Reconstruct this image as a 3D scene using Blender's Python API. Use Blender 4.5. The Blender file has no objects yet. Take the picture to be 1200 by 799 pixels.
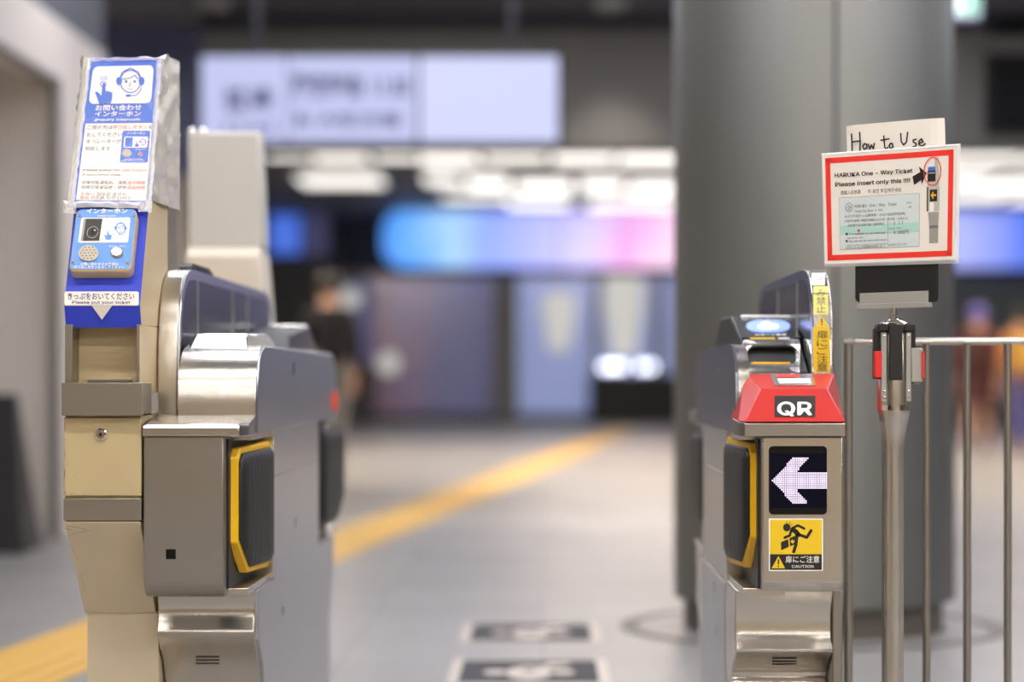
import bpy, math, random
from mathutils import Vector, Matrix, noise as mnoise
random.seed(7)
SC = bpy.context.scene
COL = SC.collection
# ------------------------------------------------------------------ survey of the place
# metres; x right, y away from the camera, z up.  Eye height 0.85 m, focal length 2600 px (78 mm),
# vanishing point of the gate lane at (635, 443) of a 1200 x 799 frame.
EYE, FPX, VX, VY = 0.85, 2600.0, 635.0, 443.0
def X(px, d): return (px - VX) * d / FPX
def Z(py, d): return EYE - (py - VY) * d / FPX

class Strip:
    """a surface straight along x whose section is a polyline of (y, z), listed bottom to top on its camera side"""
    def __init__(s, pts): s.pts = pts
    def shifted(s, off):
        out = []
        n = len(s.pts)
        for i in range(n):
            a = s.pts[max(0, i-1)]; b = s.pts[min(n-1, i+1)]
            dy, dz = b[0]-a[0], b[1]-a[1]; L = math.hypot(dy, dz)
            out.append((s.pts[i][0] - dz/L*off, s.pts[i][1] + dy/L*off))
        return Strip(out)
    def hit(s, px, py, off=0.0):
        k = (VY - py) / FPX
        best = None
        n = len(s.pts)
        for i in range(n-1):
            (y0, z0), (y1, z1) = s.pts[i], s.pts[i+1]
            dy, dz = y1-y0, z1-z0
            den = dz - k*dy
            if abs(den) < 1e-9: continue
            t = (EYE + k*y0 - z0) / den
            over = max(0, -t, t-1)
            if best is None or over < best[0]:
                L = math.hypot(dy, dz)
                best = (over, y0+t*dy, z0+t*dz, -dz/L, dy/L)
        _, y, z, ny, nz = best
        return Vector(((px-VX)*y/FPX, y + ny*off, z + nz*off))

class Flat:
    """a plane through three points"""
    def __init__(s, a, b, c):
        s.a = Vector(a); s.n = (Vector(b)-s.a).cross(Vector(c)-s.a).normalized()
        if s.n.y > 0: s.n = -s.n
    def hit(s, px, py, off=0.0):
        d = Vector(((px-VX)/FPX, 1, (VY-py)/FPX)); o = Vector((0, 0, EYE))
        t = (s.a-o).dot(s.n) / d.dot(s.n)
        return o + d*t + s.n*off

# ------------------------------------------------------------------ materials
def lin(h):
    h = h.lstrip('#'); r = []
    for i in (0, 2, 4):
        c = int(h[i:i+2], 16)/255
        r.append(c/12.92 if c <= .04045 else ((c+.055)/1.055)**2.4)
    return (*r, 1)
def mat(name, col, rough=.5, metal=0, emit=0, ecol=None, var=.0, vscale=8, stretch=(1, 1, 1), rvar=0, bump=0, bscale=60, coat=0, spec=.5, alpha=1, trans=0):
    m = bpy.data.materials.new(name); m.use_nodes = True
    nt = m.node_tree; b = nt.nodes['Principled BSDF']
    c = lin(col) if isinstance(col, str) else col
    b.inputs['Base Color'].default_value = c
    b.inputs['Roughness'].default_value = rough
    b.inputs['Metallic'].default_value = metal
    b.inputs['Coat Weight'].default_value = coat
    b.inputs['Specular IOR Level'].default_value = spec
    b.inputs['Alpha'].default_value = alpha
    b.inputs['Transmission Weight'].default_value = trans
    if emit:
        b.inputs['Emission Color'].default_value = lin(ecol) if ecol else c
        b.inputs['Emission Strength'].default_value = emit
    if var or rvar or bump:
        tc = nt.nodes.new('ShaderNodeTexCoord'); mp = nt.nodes.new('ShaderNodeMapping')
        mp.inputs['Scale'].default_value = stretch
        nt.links.new(tc.outputs['Object'], mp.inputs['Vector'])
        nz = nt.nodes.new('ShaderNodeTexNoise'); nz.inputs['Scale'].default_value = vscale; nz.inputs['Detail'].default_value = 4
        nt.links.new(mp.outputs['Vector'], nz.inputs['Vector'])
        if var:
            mx = nt.nodes.new('ShaderNodeMix'); mx.data_type = 'RGBA'
            mx.inputs['A'].default_value = tuple(max(0, v*(1-var)) for v in c[:3]) + (1,)
            mx.inputs['B'].default_value = tuple(min(1, v*(1+var)) for v in c[:3]) + (1,)
            nt.links.new(nz.outputs['Fac'], mx.inputs['Factor']); nt.links.new(mx.outputs['Result'], b.inputs['Base Color'])
        if rvar:
            mr = nt.nodes.new('ShaderNodeMapRange'); mr.inputs['To Min'].default_value = max(.02, rough-rvar); mr.inputs['To Max'].default_value = rough+rvar
            nt.links.new(nz.outputs['Fac'], mr.inputs['Value']); nt.links.new(mr.outputs['Result'], b.inputs['Roughness'])
        if bump:
            n2 = nt.nodes.new('ShaderNodeTexNoise'); n2.inputs['Scale'].default_value = bscale; n2.inputs['Detail'].default_value = 3
            nt.links.new(mp.outputs['Vector'], n2.inputs['Vector'])
            bp = nt.nodes.new('ShaderNodeBump'); bp.inputs['Strength'].default_value = bump; bp.inputs['Distance'].default_value = .004
            nt.links.new(n2.outputs['Fac'], bp.inputs['Height']); nt.links.new(bp.outputs['Normal'], b.inputs['Normal'])
    return m
M = {}
M['steel'] = mat('brushed_steel', (.635, .60, .55, 1), .25, 1, var=.03, vscale=3, stretch=(3, 220, 220), rvar=.015)
M['steel_dull'] = mat('dull_steel', (.40, .372, .335, 1), .36, 1, var=.03, vscale=3, stretch=(3, 220, 220), rvar=.015)
M['steel_side'] = mat('side_steel', (.58, .60, .64, 1), .30, 1, var=.03, vscale=4, stretch=(1, 2, 30), rvar=.02)
M['steel_pole'] = mat('satin_steel', (.60, .57, .52, 1), .26, 1)
M['steel_bright'] = mat('polished_steel', (.74, .72, .68, 1), .2, 1, rvar=.03, vscale=4)
M['cream'] = mat('cream_paint', '#cbb78f', .42, var=.05, vscale=5)
M['cream_worn_lit'] = mat('worn_bounce_lit_cream_paint', '#d9cbb0', .45, var=.06, vscale=9)  # wear plus floor bounce on the taper, lightened in the colour
M['cream_door'] = mat('scuffed_cream_door_paint', '#c4b28a', .45, var=.06, vscale=9)
M['pale_case'] = mat('pale_grey_plastic', '#c6c4bd', .5, var=.02)
M['pale_cream'] = mat('pale_cream_paint', '#d9cfbe', .45)
M['blue'] = mat('royal_blue_sheet', '#3a4bd2', .5, var=.03, vscale=4, spec=.25)
M['sky_blue'] = mat('light_blue_faceplate', '#4f97ec', .35, var=.02)
M['sign_blue'] = mat('printed_blue', '#4a76dd', .4)
M['white'] = mat('white_print', '#fdfaf6', .5)
M['paper'] = mat('white_paper', '#f6f1ea', .6, var=.01, vscale=20)
M['black'] = mat('black_print', '#1a1818', .5)
M['ink'] = mat('grey_black_ink', '#4a443f', .6)
M['greyink'] = mat('grey_ink', '#77777a', .6)
M['redink'] = mat('orange_red_ink', '#e0583c', .6)
M['navyink'] = mat('navy_ink', '#2f3a78', .5)
M['red'] = mat('red_plastic', '#c5261e', .42, var=.03)
M['redprint'] = mat('red_border_print', '#fb3a2e', .5)
M['yellow'] = mat('yellow_trim', '#f2bd12', .4, var=.05, vscale=12)
M['yellowprint'] = mat('yellow_sticker', '#f3cc1f', .45)
M['paleyellow'] = mat('pale_yellow_sticker', '#f6ee8a', .4)
M['rubber'] = mat('black_rubber', '#1f1f1f', .45, var=.15, vscale=4, stretch=(1, 14, 1), bump=.6, bscale=5)
M['gloss_black'] = mat('gloss_black', '#0c0c0f', .25, spec=.3)
M['matt_black'] = mat('matt_black_plastic', '#19191b', .45)
M['glassdark'] = mat('smoked_panel', '#26272e', .25, var=.05, coat=.15)
M['steel_dark_reflection'] = mat('steel_painted_reflection', (.30, .32, .41, 1), .28, 1, var=.03, vscale=4, stretch=(1, 2, 30))  # dark bluish reflection on the right gate's lane side put into the colour
M['ticket'] = mat('pale_blue_ticket', '#dbe8ea', .5)
M['ticketband'] = mat('green_ticket_band', '#b8e2da', .5)
M['speaker'] = mat('perforated_plate', '#c2bcae', .4)
M['dark'] = mat('dark_hole', '#0b0a0a', .7)
M['chrome'] = mat('chrome', (.8, .79, .77, 1), .1, 1, rvar=.02)
M['greyplastic'] = mat('grey_plastic', '#a4a19b', .45, var=.03)
M['redtab'] = mat('red_belt_webbing', '#dc2a26', .6, bump=.3, bscale=300)
M['led'] = mat('led_dot', '#30303a', .5, emit=1.9, ecol='#f2dcff')
M['ledhalo'] = mat('led_matrix', '#050508', .5, emit=.012, ecol='#2430c0', spec=.1)
M['reader_black'] = mat('reader_black', '#08080a', .1, spec=.25)
M['bluelamp'] = mat('reader_lamp', '#8aa6ff', .4, emit=.9, ecol='#7f9cff')
M['whitelamp'] = mat('reader_lamp_core', '#ffffff', .4, emit=1.6, ecol='#eef2ff')
M['redlamp'] = mat('red_indicator', '#e8442c', .3, emit=.15, ecol='#ff4a28')

def clear_plastic(name, tint, gloss, scale):
    m = bpy.data.materials.new(name); m.use_nodes = True; nt = m.node_tree; nt.nodes.clear()
    out = nt.nodes.new('ShaderNodeOutputMaterial'); mx = nt.nodes.new('ShaderNodeMixShader')
    tr = nt.nodes.new('ShaderNodeBsdfTransparent'); tr.inputs['Color'].default_value = tint
    gl = nt.nodes.new('ShaderNodeBsdfGlossy'); gl.inputs['Roughness'].default_value = .2
    nz = nt.nodes.new('ShaderNodeTexNoise'); nz.inputs['Scale'].default_value = scale
    tc = nt.nodes.new('ShaderNodeTexCoord'); nt.links.new(tc.outputs['Object'], nz.inputs['Vector'])
    bp = nt.nodes.new('ShaderNodeBump'); bp.inputs['Strength'].default_value = .5; bp.inputs['Distance'].default_value = .004
    nt.links.new(nz.outputs['Fac'], bp.inputs['Height']); nt.links.new(bp.outputs['Normal'], gl.inputs['Normal'])
    mx.inputs['Fac'].default_value = gloss
    nt.links.new(tr.outputs[0], mx.inputs[1]); nt.links.new(gl.outputs[0], mx.inputs[2]); nt.links.new(mx.outputs[0], out.inputs[0])
    return m
M['sleeve'] = clear_plastic('clear_sleeve', (.985, .985, 1, 1), .015, 30)
M['sleeve_edge'] = mat('creased_clear_plastic', '#f2f2f6', .2, bump=.9, bscale=70, alpha=.66)  # white crease highlights put into the base colour
M['wrap'] = mat('crumpled_plastic_wrap', '#d2cdc3', .22, 0, bump=.9, bscale=26, alpha=.95)
M['glass'] = clear_plastic('shop_glass', (.9, .93, .96, 1), .08, 1)

# ------------------------------------------------------------------ mesh builder
class MB:
    def __init__(s): s.v = []; s.f = []; s.m = []; s.mats = []
    def mi(s, m):
        if isinstance(m, str): m = M[m]
        if m not in s.mats: s.mats.append(m)
        return s.mats.index(m)
    def add(s, verts, faces, m):
        b = len(s.v); s.v += [tuple(p) for p in verts]; k = s.mi(m)
        for f in faces: s.f.append([b+i for i in f]); s.m.append(k)
        return s
    def poly(s, pts, m): return s.add(pts, [list(range(len(pts)))], m)
    def box(s, x0, x1, y0, y1, z0, z1, m):
        return s.add([(x0,y0,z0),(x1,y0,z0),(x1,y1,z0),(x0,y1,z0),(x0,y0,z1),(x1,y0,z1),(x1,y1,z1),(x0,y1,z1)],
                     [(0,3,2,1),(4,5,6,7),(0,1,5,4),(1,2,6,5),(2,3,7,6),(3,0,4,7)], m)
    def prism(s, loop, vec, m):
        n = len(loop); vec = Vector(vec); a = [Vector(p) for p in loop]
        return s.add(a + [p+vec for p in a], [list(range(n))[::-1], list(range(n, 2*n))] + [(i, (i+1) % n, n+(i+1) % n, n+i) for i in range(n)], m)
    def prism_x(s, prof, x0, x1, m): return s.prism([(x0, y, z) for y, z in prof], (x1-x0, 0, 0), m)
    def loft(s, loops, m, cap=True, closed=True):
        n = len(loops[0]); vs = [p for l in loops for p in l]; fs = []
        for j in range(len(loops)-1):
            for i in range(n if closed else n-1):
                fs.append((j*n+i, j*n+(i+1) % n, (j+1)*n+(i+1) % n, (j+1)*n+i))
        if cap and closed: fs += [list(range(n))[::-1], list(range((len(loops)-1)*n, len(loops)*n))]
        return s.add(vs, fs, m)
    def tube(s, p0, p1, r0, r1=None, m='steel', seg=20):
        r1 = r0 if r1 is None else r1
        p0, p1 = Vector(p0), Vector(p1); ax = (p1-p0).normalized()
        u = ax.orthogonal().normalized(); w = ax.cross(u)
        L = [[p + (u*math.cos(2*math.pi*i/seg)+w*math.sin(2*math.pi*i/seg))*r for i in range(seg)] for p, r in ((p0, r0), (p1, r1))]
        return s.loft(L, m)
    def lathe(s, c, prof, m, seg=32, axis='z'):
        """prof: (radius, height) pairs along the axis from c"""
        loops = []
        for r, h in prof:
            l = []
            for i in range(seg):
                a = 2*math.pi*i/seg; p, q = r*math.cos(a), r*math.sin(a)
                l.append((c[0]+p, c[1]+q, c[2]+h) if axis == 'z' else (c[0]+p, c[1]-h, c[2]+q))
            loops.append(l)
        return s.loft(loops, m)
    def ball(s, c, r, m, seg=12, rings=8, sx=1, sy=1, sz=1):
        return s.lathe_scaled(c, [(r*math.sin(math.pi*(.02+.96*i/rings)), -r*math.cos(math.pi*(.02+.96*i/rings))) for i in range(rings+1)], m, seg, sx, sy, sz)
    def lathe_scaled(s, c, prof, m, seg, sx, sy, sz):
        loops = [[(c[0]+r*math.cos(2*math.pi*i/seg)*sx, c[1]+r*math.sin(2*math.pi*i/seg)*sy, c[2]+h*sz) for i in range(seg)] for r, h in prof]
        return s.loft(loops, m)
    # --- printed matter: shapes given on a surface of the place
    def dpoly(s, surf, pts, m, off=.0006): return s.poly([surf.hit(px, py, off) for px, py in pts], m)
    def drect(s, surf, x0, y0, x1, y1, m, off=.0006, n=1):
        for i in range(n):
            a, b = y0+(y1-y0)*i/n, y0+(y1-y0)*(i+1)/n
            s.dpoly(surf, [(x0, a), (x1, a), (x1, b), (x0, b)], m, off)
        return s
    def dell(s, surf, cx, cy, rx, ry, m, off=.0006, n=28):
        return s.dpoly(surf, [(cx+rx*math.cos(2*math.pi*i/n), cy+ry*math.sin(2*math.pi*i/n)) for i in range(n)], m, off)
    def dline(s, surf, pts, w, m, off=.0007, q=None, closed=False):
        """stroke of width w with round joints; q maps points first"""
        f = q or (lambda p: p)
        P = list(pts) + ([pts[0]] if closed else [])
        for (ax, ay), (bx, by) in zip(P, P[1:]):
            dx, dy = bx-ax, by-ay; L = math.hypot(dx, dy) or 1; nx, ny = -dy/L*w/2, dx/L*w/2
            s.dpoly(surf, [f(p) for p in ((ax+nx, ay+ny), (bx+nx, by+ny), (bx-nx, by-ny), (ax-nx, ay-ny))], m, off)
        for k, (ax, ay) in enumerate(P):
            s.dpoly(surf, [f((ax+w/2*math.cos(i*math.pi/4), ay+w/2*math.sin(i*math.pi/4))) for i in range(8)], m, off + .00002*(k % 2 + 1))
        return s
    def dtext(s, surf, body, p0, p1, h, m, off=.0009, bold=0.0, up=(0, -1), cap=.70, vert=False):
        """body set on the baseline p0 -> p1 with capitals h high"""
        vs, fs, bb = glyphs(body, bold)
        w = bb[1]-bb[0]
        if bold and GROT and body.isascii():                             # heavier strokes: overprint
            e = bold*.9*h/cap; nvs, nfs = [], []
            for ox, oy in ((-1, 0), (1, 0), (0, .8), (0, -.8), (0, 0)):
                q = len(nvs); nvs += [(x+ox*bold*.9, y+oy*bold*.9, (ox+2*oy)*.00003) for x, y in vs]; nfs += [tuple(i+q for i in f) for f in fs]
        else: nvs, nfs = [(x, y, 0) for x, y in vs], fs
        def mp(x, y):
            t = (x-bb[0])/w; v = y/cap*h
            return (p0[0]+(p1[0]-p0[0])*t+up[0]*v, p0[1]+(p1[1]-p0[1])*t+up[1]*v)
        return s.add([surf.hit(*mp(x, y), off+z) for x, y, z in nvs], nfs, m)
    def build(s, name, parent=None, bevel=0, seg=2, smooth=True, angle=35):
        me = bpy.data.meshes.new(name); me.from_pydata(s.v, [], s.f)
        for m in s.mats: me.materials.append(m)
        me.polygons.foreach_set('material_index', s.m)
        me.update()
        if smooth:
            me.shade_smooth(); me.set_sharp_from_angle(angle=math.radians(angle))
        o = bpy.data.objects.new(name, me); COL.objects.link(o)
        if parent: o.parent = parent; o.matrix_parent_inverse = parent_inverse(parent)
        if bevel:
            b = o.modifiers.new('bevel', 'BEVEL'); b.width = bevel; b.segments = seg; b.limit_method = 'ANGLE'; b.angle_limit = math.radians(40)
        return o
def parent_inverse(p): return Matrix.Translation(-p.location) if p.type == 'EMPTY' else Matrix.Identity(4)
_G = {}
def grotesque():
    import os
    try: return bpy.data.fonts.load(os.path.join(bpy.utils.system_resource('DATAFILES'), 'fonts', 'Inter.woff2'))
    except Exception: return None                                      # Blender's own built-in face otherwise
GROT = grotesque()
def glyphs(body, bold=0.0):
    k = (body, bold)
    if k in _G: return _G[k]
    c = bpy.data.curves.new('t', 'FONT'); c.body = body; c.size = 1; c.resolution_u = 3; latin = GROT and body.isascii()
    if latin: c.font = GROT
    else: c.offset = bold
    o = bpy.data.objects.new('t', c); COL.objects.link(o); bpy.context.view_layer.update()
    me = bpy.data.meshes.new_from_object(o.evaluated_get(bpy.context.evaluated_depsgraph_get()))
    vs = [(v.co.x, v.co.y) for v in me.vertices]; fs = [tuple(p.vertices) for p in me.polygons]
    bpy.data.objects.remove(o); bpy.data.curves.remove(c); bpy.data.meshes.remove(me)
    xs = [v[0] for v in vs]; _G[k] = (vs, fs, (min(xs), max(xs)))
    return _G[k]
def tag(o, label=None, cat=None, group=None, kind=None):
    for k, v in (('label', label), ('category', cat), ('group', group), ('kind', kind)):
        if v: o[k] = v
    return o
def thing(name, loc, label, cat, group=None):
    o = bpy.data.objects.new(name, None); COL.objects.link(o); o.location = loc; o.empty_display_size = .1
    return tag(o, label, cat, group)
def struct(name, mb, **k): return tag(mb.build(name, **k), kind='structure')
def rr(x0, y0, x1, y1, r, n=5, skew=(0, 0, 0, 0)):
    """rounded rectangle, clockwise from the top left"""
    out = []
    for cx, cy, a0 in ((x1-r, y0+r, -90), (x1-r, y1-r, 0), (x0+r, y1-r, 90), (x0+r, y0+r, 180)):
        for i in range(n+1):
            a = math.radians(a0+90*i/n); out.append((cx+r*math.cos(a), cy+r*math.sin(a)))
    return out
def quadmap(tl, tr, br, bl):
    def f(p):
        u, v = p
        a = (tl[0]+(tr[0]-tl[0])*u, tl[1]+(tr[1]-tl[1])*u); b = (bl[0]+(br[0]-bl[0])*u, bl[1]+(br[1]-bl[1])*u)
        return (a[0]+(b[0]-a[0])*v, a[1]+(b[1]-a[1])*v)
    return f
def arc(cy, cz, r, a0, a1, n=8):
    return [(cy+r*math.cos(math.radians(a0+(a1-a0)*i/n)), cz+r*math.sin(math.radians(a0+(a1-a0)*i/n))) for i in range(n+1)]
# ================================================================== LEFT: intercom stand beside the gate
FACE = Strip([(4.175, .946), (4.16, .986), (4.40, 1.4846)])          # leaning blue face
ic = thing('intercom_stand', (-.824, 4.3, 0), 'tall cream and steel help intercom stand with blue signs, beside the ticket gate', 'intercom')
xl, xr = X(73.5, 4.16), -.7535
b = MB()                                                              # casing
prof = [(4.175, .946), (4.16, .986), (4.395, 1.474), (4.47, 1.474), (4.47, 1.02), (4.45, .975), (4.40, .950)]
xa, xb = X(74.5, 4.16), -.7535
b.prism_x(prof, xa, xb, 'cream')
b.build('casing', ic, bevel=.004)
b = MB()                                                              # blue sheet on the leaning face
F1 = FACE.shifted(.0025)
xs = (X(75.5, 4.16), X(164.3, 4.16))
for (y0, z0), (y1, z1) in zip(F1.pts, F1.pts[1:]):
    b.poly([(xs[0], y0, z0), (xs[1], y0, z0), (xs[1], y1, z1), (xs[0], y1, z1)], 'blue')
b.build('blue_face_panel', ic, smooth=False)
TP = FACE.shifted(.004)                                               # ticket notice
b = MB()
loop = [TP.hit(*p) for p in rr(75.5, 341.5, 162.5, 358.2, 2)]
b.prism(loop, (0, .0015, 0), 'paper')
b.dpoly(TP, [(107.5, 358), (131.5, 358), (119.5, 374.5)], 'paper', .0008)
b.dtext(TP, 'きっぷをおいてください', (79.5, 350.6), (157.5, 350.6), 7.0, 'navyink', bold=.012, cap=.8)
b.dtext(TP, 'Please put your ticket', (84.5, 355.9), (152.5, 355.9), 4.3, 'navyink', bold=.012)
b.build('ticket_notice', ic, smooth=False)

# intercom unit on the face
IP = FACE.shifted(.030)
inter = MB()
qi = quadmap((89.5, 245), (160.6, 244.6), (153.4, 317.6), (80.2, 318))
loop = [qi((x/100, y/100)) for x, y in rr(0, 0, 100, 100, 9)]
nrm = Vector((0, -.9011, .4337))
l3 = [IP.hit(*p) for p in loop]
inter.prism(l3, -nrm*.030, 'cream')
inter = inter.build('intercom_unit', ic, bevel=.003)
b = MB()
q2 = quadmap((91, 245.6), (159.6, 245.2), (152.6, 315.4), (81.6, 315.8))
b.poly([IP.hit(*q2((x/100, y/100)), .001) for x, y in rr(0, 0, 100, 100, 8)], 'sky_blue')
qw = quadmap((95.5, 255.6), (153.2, 255.2), (150.3, 284.6), (91.4, 284.8))
b.poly([IP.hit(*qw((x/100, y/100)), .0016) for x, y in rr(0, 0, 100, 100, 6)], 'white')
def face_icon(b, S, cx, cy, r, m, w):
    """head with a headset"""
    a = [(cx+r*math.cos(math.radians(t)), cy+r*1.12*math.sin(math.radians(t))) for t in range(0, 360, 15)]
    b.dline(S, a, w, m, .0022, closed=True)
    b.dell(S, cx-r*1.12, cy-.02*r, r*.28, r*.42, m, .0024); b.dell(S, cx+r*1.12, cy-.02*r, r*.28, r*.42, m, .0024)
    b.dline(S, [(cx-r*1.05, cy-.3*r), (cx-r*.8, cy-r*.9), (cx, cy-r*1.32), (cx+r*.8, cy-r*.9), (cx+r*1.05, cy-.3*r)], w*1.1, m, .0023)
    b.dline(S, [(cx-r*.9, cy-.2*r), (cx-.1*r, cy-.3*r), (cx+.5*r, cy-.62*r), (cx+.62*r, cy-.35*r), (cx+r*.95, cy-.2*r)], w*.8, m, .0023)
    b.dell(S, cx-r*.42, cy+.02*r, r*.13, r*.13, m, .0023); b.dell(S, cx+r*.42, cy+.02*r, r*.13, r*.13, m, .0023)
    b.dline(S, [(cx+.04*r, cy+.1*r), (cx-.12*r, cy+.42*r), (cx+.06*r, cy+.45*r)], w*.6, m, .0023)
    b.dline(S, [(cx-.25*r, cy+.72*r), (cx, cy+.8*r), (cx+.25*r, cy+.72*r)], w*.6, m, .0023)
    b.dline(S, [(cx+r*1.12, cy+.35*r), (cx+r*1.0, cy+.95*r), (cx+.55*r, cy+1.4*r), (cx-.1*r, cy+1.42*r)], w*.8, m, .0023)
    b.dell(S, cx-.2*r, cy+1.42*r, r*.28, r*.13, m, .0024)
def hand_icon(b, S, cx, cy, h, m):
    """pointing hand, fingertip at the top"""
    p = [(-.08, -.5), (.08, -.5), (.11, -.08), (.2, -.14), (.26, -.06), (.36, -.11), (.42, -.03), (.52, -.06), (.5, .28), (.4, .5), (-.3, .5), (-.42, .2), (-.56, -.08), (-.36, -.06), (-.16, .12)]
    b.dpoly(S, [(cx+x*h*.8, cy+y*h) for x, y in p], m, .0022)
hand_icon(b, IP, 126.8, 276.5, 10, 'sky_blue')
face_icon(b, IP, 141.5, 268, 5.2, 'sky_blue', .75)
b.dtext(IP, 'インターホン', (101.5, 249.9), (149.5, 249.9), 4.9, 'white', .0018, bold=.025, cap=.8)
b.dtext(IP, 'intercom', (114.5, 254.3), (135.5, 254.3), 2.6, 'white', .0018, bold=.015)
b.dtext(IP, '呼び出しボタン', (128, 290), (148, 290), 2.2, 'white', .0018, cap=.8)
b.dtext(IP, 'お問い合わせのお客様は', (94.5, 311.2), (139, 311.2), 3.0, 'white', .0018, bold=.012, cap=.8)
b.dtext(IP, '呼び出しボタンをおしてください', (87, 315.0), (146, 315.0), 3.2, 'white', .0018, bold=.012, cap=.8)
b.build('faceplate', inter, smooth=False)
b = MB()                                                              # camera window: sunk lens behind a frame
qc = quadmap((98.6, 257), (120.4, 256.8), (116.5, 282.6), (94.8, 282.8))
b.poly([IP.hit(*qc(p), .0022) for p in ((0, 0), (1, 0), (1, 1), (0, 1))], 'matt_black')
b.poly([IP.hit(*qc(p), .0026) for p in ((0, 0), (.12, 0), (.12, 1), (0, 1))], 'greyplastic')
b.dline(IP, [qc((.58+.3*math.cos(t*.5), .62+.26*math.sin(t*.5))) for t in range(13)], .8, 'greyplastic', .0028)
b.dell(IP, *qc((.6, .62)), 3.0, 3.2, 'dark', .0027)
b.dell(IP, *qc((.68, .53)), .9, .8, 'white', .0029)
b.build('camera_window', inter, smooth=False)
b = MB()
c3 = IP.hit(104, 297.5, .0022); q = quadmap((92.5, 288), (115.8, 288), (115.3, 307), (91.8, 307))
ring = [IP.hit(104+11.8*math.cos(t*math.pi/16), 297.6+9.4*math.sin(t*math.pi/16), .0012) for t in range(32)]
b.prism(ring, nrm*.003, 'speaker')
for j, row in enumerate((3, 4, 5, 4, 3)):
    for i in range(row):
        b.dell(IP, 104+(i-(row-1)/2)*4.3-(j-2)*.35, 297.6+(j-2)*3.3, .75, .65, 'dark', .0046, n=8)
b.build('speaker_grille', inter, angle=20)
b = MB()
for r, h0, h1, mm in ((7.6, .0012, .004, 'greyplastic'), (6.2, .004, .008, 'steel_bright')):
    ring = [IP.hit(137.3+r*math.cos(t*math.pi/14), 297+r*.79*math.sin(t*math.pi/14), h0) for t in range(28)]
    b.prism(ring, nrm*(h1-h0), mm)
tag(b.build('call_button', inter, bevel=.001), 'round silver push button')
for px, py in ((93.6, 252.9), (156.2, 252.3), (149.3, 307.8), (85.6, 308.2)):
    b = MB(); c = IP.hit(px, py, .001)
    ring = [IP.hit(px+2*math.cos(t*math.pi/8), py+1.7*math.sin(t*math.pi/8), .001) for t in range(16)]
    b.prism(ring, nrm*.0025, 'greyplastic'); b.dline(IP, [(px-1.2, py+.5), (px+1.2, py-.5)], .5, 'dark', .004)
    b.build('screw', inter)

# information sheet in a clear sleeve
SP = FACE.shifted(.022)
sheet = MB()
qs = quadmap((105.2, 71.5), (187.2, 69.5), (174.2, 241.5), (84.0, 240.5))
sh = [SP.hit(*qs(p)) for p in ((0, 0), (1, 0), (1, 1), (0, 1))]
sheet.prism(sh, -nrm*.003, 'sign_blue')
qT = lambda u, v: qs((u, v))
def S_(pts): return [SP.hit(*qs(p), .0008) for p in pts]
sheet.poly([SP.hit(*qs((x/100, y/172)), .0008) for x, y in rr(6, 7, 92.5, 51.5, 7)], 'white')
sheet.poly(S_(((.05, .435), (.965, .435), (.965, .965), (.05, .965))), 'white')
hand_icon(sheet, SP, 122, 110, 24, 'sign_blue')
sheet.dline(SP, [(121.2+3.6*math.cos(t*math.pi/7), 99.5+3*math.sin(t*math.pi/7)) for t in range(14)], .8, 'sign_blue', .0022, closed=True)
for i in range(5): sheet.dline(SP, [(118+i*1.8, 89.5), (117.8+i*1.8, 94.5)], .5, 'sign_blue', .0016)
face_icon(sheet, SP, 153, 96, 11.8, 'sign_blue', 1.05)
def sline(body, u0, u1, v, h, m, bold=0, cap=.8):
    p0, p1 = qs((u0, v)), qs((u1, v)); sheet.dtext(SP, body, p0, p1, h, m, .0014, bold, up=(.09, -1), cap=cap)
sline('お問い合わせ', .165, .80, .344, 5.7, 'white', .02)
sline('インターホン', .165, .80, .385, 5.4, 'white', .02)
sline('Inquiry intercom', .175, .79, .418, 3.8, 'white', .018, .7)
sline('ご用の方は', .085, .425, .475, 4.4, 'ink', .005); sline('呼び出しボタン', .43, .90, .475, 4.4, 'redink', .005); sline('を', .915, .975, .475, 4, 'ink')
sline('おしてください', .09, .565, .525, 4.4, 'ink', .005)
sline('オペレーターが', .09, .565, .572, 4.4, 'ink', .005)
sline('対応します', .09, .43, .622, 4.4, 'ink', .005)
sline('Please press the', .095, .585, .765, 3.6, 'ink', .005, .7); sline('call button', .61, .945, .765, 3.6, 'redink', .005, .7)
sline('if you need help', .095, .60, .797, 3.6, 'ink', .005, .7)
sline('如果您需要帮助、请按', .10, .69, .853, 3.6, 'ink'); sline('通话按钮', .70, .935, .853, 3.6, 'redink')
sline('如果您需要幫助・請按', .10, .69, .886, 3.6, 'ink'); sline('通話按鈕', .70, .935, .886, 3.6, 'redink')
sline('지원이 필요한 경우는', .10, .70, .933, 3.6, 'ink')
sline('통화', .10, .215, .958, 3.6, 'redink'); sline('버튼', .245, .35, .958, 3.6, 'redink'); sline('을 누르십시오', .355, .77, .958, 3.6, 'ink')
# little picture of the intercom on the sheet
qm = quadmap((143.8, 153.5), (176.3, 153.5), (173.2, 191), (140.5, 191))
sheet.poly([SP.hit(*qm((x/100, y/115)), .0014) for x, y in rr(0, 0, 100, 115, 7)], 'sign_blue')
sheet.poly([SP.hit(*qm((x/100, y/115)), .002) for x, y in rr(8, 22, 94, 62, 6)], 'white')
sheet.poly([SP.hit(*qm(p), .0024) for p in ((.13, .22), (.4, .22), (.4, .51), (.13, .51))], 'sign_blue')
hand_icon(sheet, SP, *qm((.55, .43)), 6, 'sign_blue'); face_icon(sheet, SP, *qm((.77, .36)), 3, 'sign_blue', .4)
sheet.dell(SP, *qm((.22, .70)), 5.4, 4.6, 'speaker', .002)
sheet.dell(SP, *qm((.72, .74)), 2.5, 2.2, 'speaker', .002); sheet.dell(SP, *qm((.72, .74)), 1.4, 1.2, 'redink', .0024)
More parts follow.
